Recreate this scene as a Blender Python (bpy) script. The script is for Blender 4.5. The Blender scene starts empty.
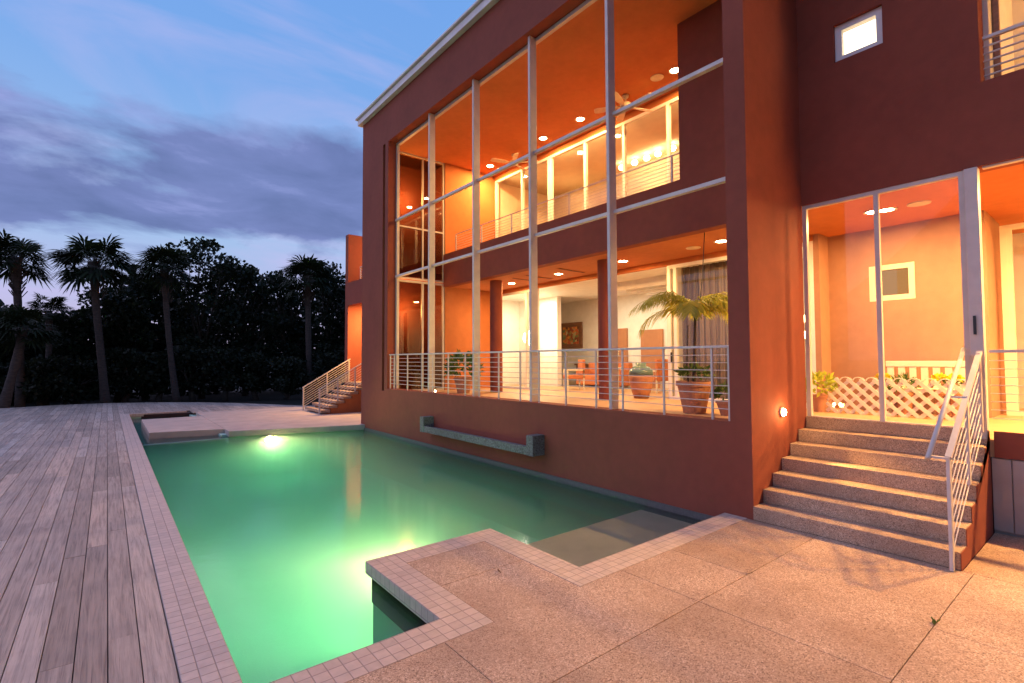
import bpy, bmesh, math, random
from mathutils import Vector, Matrix
R_ = math.radians
random.seed(11)
scene = bpy.context.scene
COL = scene.collection
WL = {}          # world location of every parent object

# ------------------------------------------------------------------ mesh helpers
class MB:
    def __init__(s):
        s.v = []; s.f = []
    def _add(s, vs, fs):
        n = len(s.v)
        s.v += [tuple(v) for v in vs]
        s.f += [tuple(n + i for i in f) for f in fs]
    def box(s, x0, x1, y0, y1, z0, z1):
        vs = [(x, y, z) for x in (x0, x1) for y in (y0, y1) for z in (z0, z1)]
        s._add(vs, [(0, 1, 3, 2), (4, 6, 7, 5), (0, 4, 5, 1), (2, 3, 7, 6), (0, 2, 6, 4), (1, 5, 7, 3)])
        return s
    def bar(s, p, q, w, h, up=(0, 0, 1)):
        p = Vector(p); q = Vector(q); d = (q - p).normalized(); u = Vector(up)
        if abs(d.dot(u)) > .99: u = Vector((1, 0, 0))
        a = d.cross(u).normalized(); b = a.cross(d).normalized()
        vs = []
        for c in (p, q):
            for i, j in ((-1, -1), (1, -1), (1, 1), (-1, 1)):
                vs.append(c + a * (i * w / 2) + b * (j * h / 2))
        s._add(vs, [(0, 1, 2, 3), (7, 6, 5, 4), (0, 4, 5, 1), (1, 5, 6, 2), (2, 6, 7, 3), (3, 7, 4, 0)])
        return s
    def tube(s, pts, r, n=8, cap=True):
        pts = [Vector(p) for p in pts]
        rs = r if isinstance(r, (list, tuple)) else [r] * len(pts)
        base = len(s.v); prev = None
        for i, p in enumerate(pts):
            d = (pts[min(i + 1, len(pts) - 1)] - pts[max(i - 1, 0)]).normalized()
            if prev is None:
                a = d.orthogonal().normalized()
            else:
                a = (prev - d * prev.dot(d)).normalized()
            prev = a; b = d.cross(a)
            for k in range(n):
                t = 2 * math.pi * k / n
                s.v.append(tuple(p + (a * math.cos(t) + b * math.sin(t)) * rs[i]))
        for i in range(len(pts) - 1):
            for k in range(n):
                k2 = (k + 1) % n
                s.f.append((base + i * n + k, base + i * n + k2, base + (i + 1) * n + k2, base + (i + 1) * n + k))
        if cap:
            s.f.append(tuple(base + k for k in range(n))[::-1])
            s.f.append(tuple(base + (len(pts) - 1) * n + k for k in range(n)))
        return s
    def lathe(s, prof, c=(0, 0, 0), n=24, sx=1, sy=1, axis='Z'):
        base = len(s.v)
        for (r, z) in prof:
            for k in range(n):
                t = 2 * math.pi * k / n
                p = (r * math.cos(t) * sx, r * math.sin(t) * sy, z)
                if axis == 'Y': p = (p[0], p[2], p[1])
                if axis == 'X': p = (p[2], p[0], p[1])
                s.v.append((c[0] + p[0], c[1] + p[1], c[2] + p[2]))
        for i in range(len(prof) - 1):
            for k in range(n):
                k2 = (k + 1) % n
                s.f.append((base + i * n + k, base + i * n + k2, base + (i + 1) * n + k2, base + (i + 1) * n + k))
        s.f.append(tuple(base + k for k in range(n)))
        s.f.append(tuple(base + (len(prof) - 1) * n + k for k in range(n)))
        return s
    def prism(s, pts, z0, z1):
        n = len(pts); base = len(s.v)
        s.v += [(x, y, z0) for x, y in pts] + [(x, y, z1) for x, y in pts]
        s.f.append(tuple(base + i for i in range(n))[::-1])
        s.f.append(tuple(base + n + i for i in range(n)))
        for i in range(n):
            j = (i + 1) % n
            s.f.append((base + i, base + j, base + n + j, base + n + i))
        return s
    def prismY(s, pts, y0, y1):      # outline in XZ
        n = len(pts); base = len(s.v)
        s.v += [(x, y0, z) for x, z in pts] + [(x, y1, z) for x, z in pts]
        s.f.append(tuple(base + i for i in range(n)))
        s.f.append(tuple(base + n + i for i in range(n))[::-1])
        for i in range(n):
            j = (i + 1) % n
            s.f.append((base + j, base + i, base + n + i, base + n + j))
        return s
    def poly(s, pts):
        s._add(pts, [tuple(range(len(pts)))]); return s
    def build(s, name, mat, parent=None, bevel=0, smooth=False, local=False, recalc=True):
        me = bpy.data.meshes.new(name)
        if parent is not None and not local:
            o0 = WL[parent]
        elif parent is None and not local:
            xs = [v[0] for v in s.v]; ys = [v[1] for v in s.v]; zs = [v[2] for v in s.v]
            o0 = Vector(((min(xs) + max(xs)) / 2, (min(ys) + max(ys)) / 2, min(zs)))
        else:
            o0 = Vector((0, 0, 0))
        me.from_pydata([tuple(Vector(v) - o0) for v in s.v], [], s.f)
        if recalc or bevel:
            bm = bmesh.new(); bm.from_mesh(me)
            if recalc: bmesh.ops.recalc_face_normals(bm, faces=bm.faces)
            if bevel:
                ed = [e for e in bm.edges if len(e.link_faces) == 2 and e.calc_face_angle(0) > .5]
                bmesh.ops.bevel(bm, geom=ed, offset=bevel, segments=2, profile=.6, affect='EDGES', clamp_overlap=True)
            bm.to_mesh(me); bm.free()
        me.materials.append(mat)
        if smooth:
            for p in me.polygons: p.use_smooth = True
        o = bpy.data.objects.new(name, me); COL.objects.link(o)
        if parent is not None:
            o.parent = parent; WL[o] = WL[parent] if not local else Vector((0, 0, 0))
        else:
            o.location = o0; WL[o] = o0
        return o

def tag(o, label=None, cat=None, group=None, kind=None):
    if label: o['label'] = label
    if cat: o['category'] = cat
    if group: o['group'] = group
    if kind: o['kind'] = kind
    return o
def thing(name, label, cat, loc, group=None, rotz=0):
    o = bpy.data.objects.new(name, None); COL.objects.link(o)
    o.location = loc; o.rotation_euler = (0, 0, rotz); o.empty_display_size = .1
    WL[o] = Vector(loc)
    return tag(o, label, cat, group)
def copy_tree(o, parent=None):
    c = o.copy(); COL.objects.link(c)
    if parent is not None: c.parent = parent
    for ch in list(o.children): copy_tree(ch, c)
    return c
def dup(root, loc, rotz, label, group=None):
    c = copy_tree(root); c.location = loc; c.rotation_euler = (0, 0, rotz); c['label'] = label
    if group: c['group'] = group
    WL[c] = Vector(loc)
    return c
def lamp(kind, name, loc, power, color, parent=None, size=.1, aim=None, spot=None, blend=.5):
    d = bpy.data.lights.new(name, kind); d.energy = power; d.color = color
    if kind == 'AREA': d.shape = 'DISK'; d.size = size
    elif kind in ('POINT', 'SPOT'): d.shadow_soft_size = size
    if kind == 'SPOT': d.spot_size = spot or R_(120); d.spot_blend = blend
    o = bpy.data.objects.new(name, d); COL.objects.link(o)
    o.location = loc
    if parent is not None:
        o.parent = parent
    if aim is not None:
        o.rotation_euler = Vector(aim).to_track_quat('-Z', 'Y').to_euler()
    return o

# ------------------------------------------------------------------ materials
def newmat(name):
    m = bpy.data.materials.new(name); m.use_nodes = True
    nt = m.node_tree; nt.nodes.clear()
    out = nt.nodes.new('ShaderNodeOutputMaterial')
    return m, nt, out
class NB:
    def __init__(s, nt): s.nt = nt
    def n(s, t, **kw):
        x = s.nt.nodes.new('ShaderNode' + t)
        for k, v in kw.items():
            if k.startswith('i_'): pass
            else: setattr(x, k, v)
        return x
    def l(s, a, b): s.nt.links.new(a, b)
    def math(s, op, a, b=None, c=None):
        x = s.n('Math', operation=op)
        for i, q in enumerate((a, b, c)):
            if q is None: continue
            if isinstance(q, (int, float)): x.inputs[i].default_value = q
            else: s.l(q, x.inputs[i])
        return x.outputs[0]
    def mix(s, fac, a, b, mode='MIX'):
        x = s.n('Mix', data_type='RGBA', blend_type=mode)
        for i, q in ((0, fac), (6, a), (7, b)):
            if isinstance(q, (int, float)): x.inputs[i].default_value = q
            elif isinstance(q, tuple): x.inputs[i].default_value = (*q, 1) if len(q) == 3 else q
            else: s.l(q, x.inputs[i])
        return x.outputs[2]
    def ramp(s, fac, stops, interp='LINEAR'):
        x = s.n('ValToRGB'); cr = x.color_ramp; cr.interpolation = interp
        while len(cr.elements) < len(stops): cr.elements.new(.5)
        for e, (p, c) in zip(cr.elements, stops):
            e.position = p; e.color = (*c, 1) if isinstance(c, tuple) else (c, c, c, 1)
        s.l(fac, x.inputs[0]); return x.outputs[0]
    def noise(s, vec, scale, detail=4, rough=.55, dist=0):
        x = s.n('TexNoise'); x.inputs['Scale'].default_value = scale; x.inputs['Detail'].default_value = detail
        x.inputs['Roughness'].default_value = rough; x.inputs['Distortion'].default_value = dist
        if vec is not None: s.l(vec, x.inputs['Vector'])
        return x.outputs[0]
    def mapping(s, vec, scale=(1, 1, 1), loc=(0, 0, 0), rot=(0, 0, 0)):
        x = s.n('Mapping'); x.inputs['Scale'].default_value = scale; x.inputs['Location'].default_value = loc
        x.inputs['Rotation'].default_value = rot; s.l(vec, x.inputs[0]); return x.outputs[0]
    def pos(s): return s.n('NewGeometry').outputs['Position']
    def bump(s, h, strength=.3, dist=.01):
        x = s.n('Bump'); x.inputs['Strength'].default_value = strength; x.inputs['Distance'].default_value = dist
        s.l(h, x.inputs['Height']); return x.outputs[0]
    def bsdf(s, col, rough=.6, normal=None, metal=0, spec=.5):
        x = s.n('BsdfPrincipled')
        if isinstance(col, tuple): x.inputs['Base Color'].default_value = (*col, 1)
        else: s.l(col, x.inputs['Base Color'])
        if isinstance(rough, (int, float)): x.inputs['Roughness'].default_value = rough
        else: s.l(rough, x.inputs['Roughness'])
        x.inputs['Metallic'].default_value = metal
        x.inputs['Specular IOR Level'].default_value = spec
        if normal is not None: s.l(normal, x.inputs['Normal'])
        return x
def sc(c, k): return tuple(min(1, x * k) for x in c)
def simple(name, col, rough=.5, var=.12, scale=8, bump=0, bscale=60, metal=0, spec=.5, stretch=(1, 1, 1)):
    m, nt, out = newmat(name); b = NB(nt)
    p = b.mapping(b.pos(), stretch)
    n1 = b.noise(p, scale, 5)
    c = b.ramp(n1, [(.3, sc(col, 1 - var)), (.7, sc(col, 1 + var))])
    nor = b.bump(b.noise(p, bscale, 3), bump, .004) if bump else None
    b.l(b.bsdf(c, rough, nor, metal, spec).outputs[0], out.inputs[0])
    return m
def stucco(name, col):
    m, nt, out = newmat(name); b = NB(nt); p = b.pos()
    n1 = b.noise(p, .7, 4); n2 = b.noise(p, 6, 5); n3 = b.noise(b.mapping(p, (3, 3, .25)), 1.2, 4)
    c = b.mix(.5, b.ramp(n1, [(.3, sc(col, .78)), (.7, sc(col, 1.18))]), b.ramp(n2, [(.3, sc(col, .88)), (.7, sc(col, 1.10))]))
    c = b.mix(b.ramp(n3, [(.55, 0.0), (.75, .22)]), c, sc(col, .75))
    h = b.mix(.5, b.noise(p, 45, 4), b.noise(p, 190, 3))
    nor = b.bump(h, .35, .008)
    b.l(b.bsdf(c, .85, nor, 0, .25).outputs[0], out.inputs[0]); return m
def aggregate(name, tint=(1, 1, 1), scale=95):
    m, nt, out = newmat(name); b = NB(nt); p = b.pos()
    v = b.n('TexVoronoi'); v.inputs['Scale'].default_value = scale; b.l(p, v.inputs['Vector'])
    r = b.n('SeparateColor'); b.l(v.outputs['Color'], r.inputs[0])
    T = lambda c: tuple(x * t for x, t in zip(c, tint))
    c = b.ramp(r.outputs[0], [(0, T((.13, .10, .08))), (.12, T((.27, .20, .15))), (.40, T((.40, .31, .235))), (.7, T((.47, .38, .30))), (.9, T((.56, .47, .38))), (1, T((.68, .60, .52)))])
    big = b.noise(p, 1.1, 6, .6); mid = b.noise(p, 7, 5)
    c = b.mix(b.ramp(big, [(.36, .50), (.60, 0.0)]), c, T((.22, .15, .11)))
    c = b.mix(b.ramp(mid, [(.45, 0.0), (.8, .35)]), c, T((.42, .33, .26)))
    isl = b.n('NewGeometry').outputs['Random Per Island']
    c = b.mix(1.0, c, b.ramp(isl, [(0, (.86, .84, .83)), (1, (1.08, 1.08, 1.08))]), 'MULTIPLY')
    nor = b.bump(v.outputs['Distance'], -.5, .004)
    b.l(b.bsdf(c, .75, nor, 0, .35).outputs[0], out.inputs[0]); return m
def tiles(name, col, off=(0, 0, 0), size=.1, grout=(.27, .20, .17)):
    m, nt, out = newmat(name); b = NB(nt); p = b.pos()
    sx = b.n('SeparateXYZ'); b.l(p, sx.inputs[0])
    nrm = b.n('NewGeometry'); sn = b.n('SeparateXYZ'); b.l(nrm.outputs['True Normal'], sn.inputs[0])
    line = None; cell = None
    for i in range(3):
        q = b.math('DIVIDE', b.math('ADD', sx.outputs[i], off[i] + 100 * size), size)
        fr = b.math('FRACT', q)
        d = b.math('MINIMUM', fr, b.math('SUBTRACT', 1, fr))
        # a face's own normal axis carries no joints
        d = b.math('ADD', d, b.math('GREATER_THAN', b.math('ABSOLUTE', sn.outputs[i]), .7))
        line = d if line is None else b.math('MINIMUM', line, d)
        fl = b.math('MULTIPLY', b.math('FLOOR', q), (12.9, 78.2, 37.7)[i])
        cell = fl if cell is None else b.math('ADD', cell, fl)
    rnd = b.n('TexWhiteNoise', noise_dimensions='1D'); b.l(cell, rnd.inputs['W'])
    c = b.ramp(rnd.outputs['Value'], [(0, sc(col, .86)), (1, sc(col, 1.1))])
    c = b.mix(.35, c, b.ramp(b.noise(p, 14, 6), [(.3, sc(col, .7)), (.7, sc(col, 1.15))]))
    c = b.mix(b.ramp(b.noise(p, 2.2, 6, .65), [(.5, 0.0), (.78, .4)]), c, sc(col, .62))
    mask = b.ramp(line, [(.022, 1.0), (.045, 0.0)])
    c = b.mix(mask, c, grout)
    nor = b.bump(b.ramp(line, [(.0, 0.0), (.06, 1.0)]), .5, .004)
    b.l(b.bsdf(c, .5, nor, 0, .4).outputs[0], out.inputs[0]); return m
def wood_deck(name):
    m, nt, out = newmat(name); b = NB(nt); p = b.pos()
    g = b.n('NewGeometry'); rnd = g.outputs['Random Per Island']
    off = b.n('CombineXYZ'); b.l(b.math('MULTIPLY', rnd, 37), off.inputs[1]); b.l(b.math('MULTIPLY', rnd, 11), off.inputs[0])
    add = b.n('VectorMath', operation='ADD'); b.l(p, add.inputs[0]); b.l(off.outputs[0], add.inputs[1])
    gr = b.noise(b.mapping(add.outputs[0], (14, .55, 1)), 2.2, 8, .62, .6)
    fine = b.noise(b.mapping(add.outputs[0], (90, 1.4, 1)), 1.5, 6, .65)
    base = b.ramp(rnd, [(0, (.28, .225, .185)), (.3, (.38, .31, .26)), (.6, (.33, .28, .245)), (.82, (.47, .37, .30)), (1, (.44, .39, .35))])
    c = b.mix(.65, base, b.ramp(gr, [(.32, (.42, .37, .36)), (.5, (1.0, .93, .87)), (.68, (1.30, 1.17, 1.06))]), 'MULTIPLY')
    c = b.mix(b.ramp(fine, [(.55, 0.0), (.68, .65)]), c, (.085, .07, .062))
    st = b.noise(p, .8, 6, .6)
    c = b.mix(b.ramp(st, [(.50, 0.0), (.70, .45)]), c, (.15, .128, .12))
    nor = b.bump(b.mix(.5, gr, fine), .35, .006)
    b.l(b.bsdf(c, b.ramp(gr, [(.3, .75), (.7, .55)]), nor, 0, .35).outputs[0], out.inputs[0]); return m
def glass(name, tint=(1, 1, 1), rough=.0, boost=.6, base=.0):
    m, nt, out = newmat(name); b = NB(nt)
    fr = b.n('Fresnel')
    bf = b.n('NewGeometry').outputs['Backfacing']
    b.l(b.math('MULTIPLY_ADD', bf, 1 / 1.45 - 1.45, 1.45), fr.inputs[0])   # same index on both faces of a thin pane
    t = b.n('BsdfTransparent'); t.inputs[0].default_value = (*tint, 1)
    g = b.n('BsdfGlossy'); g.inputs['Roughness'].default_value = rough
    mx = b.n('MixShader'); f = b.math('MULTIPLY_ADD', fr.outputs[0], boost, base); b.l(f, mx.inputs[0])
    b.l(t.outputs[0], mx.inputs[1]); b.l(g.outputs[0], mx.inputs[2]); b.l(mx.outputs[0], out.inputs[0]); return m
def emis(name, col, st):
    m, nt, out = newmat(name); b = NB(nt)
    e = b.n('Emission'); e.inputs[0].default_value = (*col, 1); e.inputs[1].default_value = st
    b.l(e.outputs[0], out.inputs[0]); return m
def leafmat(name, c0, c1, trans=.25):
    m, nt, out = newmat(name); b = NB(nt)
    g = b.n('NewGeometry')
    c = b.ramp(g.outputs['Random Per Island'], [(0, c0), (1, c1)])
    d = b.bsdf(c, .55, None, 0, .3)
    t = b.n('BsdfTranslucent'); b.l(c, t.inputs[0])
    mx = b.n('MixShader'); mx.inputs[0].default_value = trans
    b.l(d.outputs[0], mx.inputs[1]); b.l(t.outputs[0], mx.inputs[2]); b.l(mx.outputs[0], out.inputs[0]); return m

M = {}
TERRA = (.245, .064, .038)
M['stucco'] = stucco('terracotta_stucco', TERRA)
M['orange'] = stucco('orange_plaster', (.50, .17, .058))
M['salmon'] = stucco('salmon_paint', (.40, .215, .135))
M['cream'] = simple('cream_paint', (.72, .66, .52), .7, .06, 3)
M['white'] = simple('white_paint', (.78, .76, .72), .45, .06, 4)
M['alu'] = simple('white_aluminium', (.56, .50, .45), .4, .08, 5)
M['roofmetal'] = simple('pale_roof_metal', (.66, .62, .58), .45, .1, 3)
M['agg'] = aggregate('exposed_aggregate', (1.16, .98, .84), 130)
M['aggstep'] = aggregate('exposed_aggregate_steps', (1.15, 1.0, .86), 130)
M['tile0'] = tiles('coping_tiles', (.52, .41, .345))
M['tile5'] = tiles('coping_tiles_shifted', (.53, .40, .32), (.05, .05, 0))
M['mosaic'] = tiles('waterline_mosaic', (.11, .10, .095), (.0, .0, .0), .05, (.06, .055, .05))
M['deck'] = wood_deck('weathered_boards')
M['shelf'] = simple('tan_shelf_tile', (.50, .42, .26), .7, .15, 2)
M['plaster'] = simple('pool_plaster', (.40, .56, .43), .8, .14, 1.2)
M['granite'] = aggregate('grey_granite', (.42, .50, .58), 60)
M['concrete'] = simple('platform_concrete', (.46, .36, .30), .8, .14, 2, .2, 40)
M['floor'] = simple('terrace_floor_tile', (.48, .29, .15), .45, .1, 3)
M['dark'] = simple('dark_recess', (.05, .02, .015), .9)
M['soil'] = simple('dark_soil', (.035, .028, .02), .95, .4, 2, .5, 12)
M['glass'] = glass('clear_glass')
M['darkglass'] = glass('tinted_glass', (.55, .48, .40), 0, 1.0, .03)
M['siding'] = simple('grey_siding', (.34, .30, .27), .6, .1, 3)
M['black'] = simple('black_plastic', (.02, .02, .02), .4)
M['terrapot'] = simple('terracotta_pot', (.42, .19, .10), .75, .15, 6, .2, 50)
M['lens'] = emis('lamp_lens', (1, .74, .40), 60)
M['lens_dim'] = emis('globe_lamp', (1, .70, .34), 22)
M['bark'] = simple('palm_bark', (.075, .052, .042), .9, .35, 5, .8, 25, stretch=(1, 1, 3))
M['bark2'] = simple('tree_bark', (.05, .04, .03), .9, .3, 5, .6, 20)
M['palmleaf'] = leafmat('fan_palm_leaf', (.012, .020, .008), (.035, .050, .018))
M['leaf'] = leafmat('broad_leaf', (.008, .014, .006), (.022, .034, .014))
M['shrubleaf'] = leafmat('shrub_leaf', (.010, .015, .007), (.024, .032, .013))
M['potleaf'] = leafmat('potted_palm_leaf', (.30, .34, .04), (.52, .48, .07), .4)
M['potgreen'] = leafmat('pot_plant_leaf', (.05, .10, .02), (.14, .20, .04), .3)
M['limeleaf'] = leafmat('lime_leaf', (.30, .38, .03), (.48, .50, .06), .4)
M['yellow'] = leafmat('yellow_petal', (.75, .60, .02), (.85, .75, .05), .3)
M['whitepetal'] = leafmat('white_petal', (.75, .72, .60), (.85, .82, .72), .3)
M['wood'] = simple('brown_wood', (.22, .10, .05), .4, .25, 6, stretch=(1, 1, 6))
M['sofa'] = simple('orange_upholstery', (.50, .17, .07), .9, .1, 20)
M['redwall'] = stucco('red_orange_paint', (.42, .20, .11))
M['curtain'] = simple('grey_curtain', (.17, .13, .10), .9, .2, 4, stretch=(12, 12, .4))
M['fan'] = simple('cream_fan', (.66, .55, .40), .5)

# pool water: clear surface over an absorbing body
def water():
    m, nt, out = newmat('pool_water'); b = NB(nt)
    p = b.pos()
    h = b.mix(.5, b.noise(b.mapping(p, (1, 1, 1)), 1.6, 4, .5), b.noise(p, 5.5, 3, .5))
    nor = b.bump(h, .10, .03)
    fr = b.n('Fresnel'); fr.inputs[0].default_value = 1.33; b.l(nor, fr.inputs['Normal'])
    t = b.n('BsdfTransparent')
    g = b.n('BsdfGlossy'); g.inputs['Roughness'].default_value = .11; b.l(nor, g.inputs['Normal'])
    mx = b.n('MixShader'); b.l(fr.outputs[0], mx.inputs[0]); b.l(t.outputs[0], mx.inputs[1]); b.l(g.outputs[0], mx.inputs[2])
    b.l(mx.outputs[0], out.inputs['Surface'])
    va = b.n('VolumeAbsorption'); va.inputs['Color'].default_value = (.38, .975, .86, 1); va.inputs['Density'].default_value = .58
    vsn = b.n('VolumeScatter'); vsn.inputs['Color'].default_value = (.85, 1, .85, 1); vsn.inputs['Density'].default_value = .42; vsn.inputs['Anisotropy'].default_value = .35
    ad = b.n('AddShader'); b.l(va.outputs[0], ad.inputs[0]); b.l(vsn.outputs[0], ad.inputs[1])
    b.l(ad.outputs[0], out.inputs['Volume']); return m
M['water'] = water()

WARM = (1.0, .55, .18)
WARMW = (1.0, .74, .42)

# ------------------------------------------------------------------ camera
cam_d = bpy.data.cameras.new('camera'); cam = bpy.data.objects.new('camera', cam_d); COL.objects.link(cam)
cam_d.sensor_width = 36; cam_d.lens = 503.91 * 36 / 1024; cam_d.clip_start = .05; cam_d.clip_end = 5000
Rv = Vector((.77975186, -.62607605, -.00397662)); Uv = Vector((-.0200378, -.03130352, .99930905)); Fv = Vector((.62576795, .77913341, .03695417))
mw = Matrix(((Rv.x, Uv.x, -Fv.x, 0), (Rv.y, Uv.y, -Fv.y, 0), (Rv.z, Uv.z, -Fv.z, 2.0), (0, 0, 0, 1)))
cam.matrix_world = mw
scene.camera = cam

# ------------------------------------------------------------------ world
def make_world():
    w = bpy.data.worlds.new('World'); scene.world = w; w.use_nodes = True
    nt = w.node_tree; nt.nodes.clear(); b = NB(nt)
    out = b.n('OutputWorld'); bg = b.n('Background')
    sky = b.n('TexSky'); sky.sky_type = 'NISHITA'; sky.sun_disc = False
    sky.sun_elevation = R_(SUN_EL); sky.sun_rotation = R_(SUN_ROT)
    sky.air_density = 1.0; sky.dust_density = .6; sky.ozone_density = 2.0
    co = b.n('TexCoord').outputs['Generated']
    sp = b.n('SeparateXYZ'); b.l(co, sp.inputs[0]); x, y, z = sp.outputs
    zc = b.math('MAXIMUM', z, 0)
    den = b.math('ADD', zc, .16)
    cv = b.n('CombineXYZ'); b.l(b.math('DIVIDE', x, den), cv.inputs[0]); b.l(b.math('DIVIDE', y, den), cv.inputs[1])
    cvo = cv.outputs[0]
    n1 = b.noise(b.mapping(cvo, (1.0, 1.0, 1), (3.1, 1.7, .4), (0, 0, .5)), 1.5, 10, .56, .25)
    n2 = b.noise(b.mapping(cvo, (.8, 1.5, 1), (7.2, 2.4, .0), (0, 0, .65)), 1.1, 7, .55, .9)
    skyc = b.mix(1.0, sky.outputs[0], SKYGAIN, 'MULTIPLY')
    grad = b.ramp(zc, [(0.0, (.72, .58, .84)), (.10, (.60, .60, .96)), (.22, (.42, .64, 1.0)), (.45, (.24, .49, 1.0)), (.75, (.17, .42, 1.0)), (1, (.14, .35, .92))])
    base = b.mix(.75, skyc, grad)
    # thin pinkish high cloud
    thin = b.ramp(n2, [(.50, 0.0), (.74, .55)])
    base = b.mix(thin, base, (.56, .50, .82))
    # heavy grey bank
    wob = b.math('MULTIPLY_ADD', b.noise(b.mapping(cvo, (.6, .6, 1), (4, 9, 0)), 1.0, 3), .10, -.05)
    band = b.ramp(b.math('ADD', zc, wob), [(.0, .0), (.13, .05), (.18, .45), (.235, 1.0), (.345, .92), (.40, .42), (.46, .0)])
    d = b.math('ADD', b.math('MULTIPLY', n1, 1.5), b.math('MULTIPLY_ADD', band, .95, -1.12))
    mask = b.ramp(d, [(.24, 0.0), (.46, .95)])
    tone = b.ramp(b.noise(b.mapping(cvo, (1, 1.3, 1), (1, 5, 0), (0, 0, .4)), 2.2, 9, .58, .3), [(.3, (.12, .165, .37)), (.55, (.17, .22, .48)), (.72, (.29, .34, .68))])
    c = b.mix(mask, base, tone)
    # twilight: the sky is brighter towards the set sun (ahead and to the left) than behind
    az = b.math('MULTIPLY_ADD', y, .85, b.math('MULTIPLY', x, -.5))
    c = b.mix(1.0, c, b.ramp(b.math('MULTIPLY_ADD', az, .5, .5), [(.15, .50), (.62, 1.0)]), 'MULTIPLY')
    b.l(c, bg.inputs[0]); bg.inputs[1].default_value = 1.0
    b.l(bg.outputs[0], out.inputs[0])
SUN_EL, SUN_ROT, SKYGAIN = 1.5, 300, (.10, .10, .12)
make_world()
sd = bpy.data.lights.new('afterglow_sun', 'SUN'); sd.energy = 1.0; sd.color = (.98, .76, 1.0); sd.angle = R_(90)
so = bpy.data.objects.new('afterglow_sun', sd); COL.objects.link(so)
so.rotation_euler = Vector((.48, -.62, -.62)).to_track_quat('-Z', 'Y').to_euler(); so.location = (-20, -10, 20)

# ------------------------------------------------------------------ ground, deck, patio, pool
HI = 0.0
def ground():
    xs = [-900, -200, -60, -20, -14, 18, 30, 80, 250, 900]; ys = [-900, -200, -60, -8, -4, 26, 33, 60, 120, 300, 900]
    m = MB(); idx = {}
    for i, x in enumerate(xs):
        for j, y in enumerate(ys):
            low = -14.5 < x < 18.5 and -4.5 < y < 26.5
            idx[i, j] = len(m.v); m.v.append((x, y, -2.2 if low else -.42))
    for i in range(len(xs) - 1):
        for j in range(len(ys) - 1):
            m.f.append((idx[i, j], idx[i + 1, j], idx[i + 1, j + 1], idx[i, j + 1]))
    tag(m.build('ground', M['soil']), 'dark bare ground stretching out under the trees', 'ground', kind='structure')
ground()
EDGE = [(-14, 17), (-9, 26.5), (-6, 29.6), (-3.57, 31.0), (-1.69, 31.6), (0, 31.4), (2.06, 30.3), (3.6, 28.9), (4.97, 27.1), (6.46, 24.4), (7.6, 22.6)]
def edge(x):
    for (a, b), (c, d) in zip(EDGE, EDGE[1:]):
        if a <= x <= c: return b + (d - b) * (x - a) / (c - a)
    return 22.6
def deck():
    m = MB(); W = .1755
    x1 = .395; k = 0
    rr = random.Random(5)
    spans = []
    x = x1
    while x > -13.5: spans.append((x - W, x, -3.0)); x -= W
    x = x1
    while x < 7.3:
        spans.append((x, x + W, 24.45 if x < 2.6 else 23.3)); x += W
    for a, b, ys in spans:
        e0, e1 = edge(a), edge(b)
        y = ys; L = rr.uniform(.6, 3.6)
        while y < min(e0, e1) - .05:
            yy = y + L; L = rr.choice([2.4, 3.0, 3.6, 3.6, 4.2])
            fa, fb = min(yy, e0), min(yy, e1)
            if min(e0, e1) - yy < .3: fa, fb = e0, e1
            h = rr.uniform(-.0015, .0015); g = .0035; t = rr.uniform(-.001, .001)
            z0, z1 = -.04, -.004 + h
            vs = [(a + g, y + .002, z0), (b - g, y + .002, z0), (b - g, fb - .002, z0), (a + g, fa - .002, z0),
                  (a + g, y + .002, z1 + t), (b - g, y + .002, z1 - t), (b - g, fb - .002, z1 - t), (a + g, fa - .002, z1 + t)]
            m._add(vs, [(3, 2, 1, 0), (4, 5, 6, 7), (0, 1, 5, 4), (1, 2, 6, 5), (2, 3, 7, 6), (3, 0, 4, 7)])
            y = yy
            if fa == e0: break
    o = m.build('deck', M['deck'])
    tag(o, 'weathered grey timber deck with a curved far edge', 'deck', kind='structure')
    # dark joists bed below the boards
    pts = [(.35, -3.0)] + [(x, y - .03) for x, y in reversed(EDGE)]
    pts = [(.395, -3), (.395, 24.4), (7.5, 24.4 - 1.9)] + [(x, y - .03) for x, y in reversed(EDGE[:-1])] + [(-14, -3)]
    tag(MB().prism(pts, -.40, -.05).build('deck_frame', M['dark']), 'dark framing seen in the gaps under the deck boards', 'deck', kind='structure')
deck()

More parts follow.
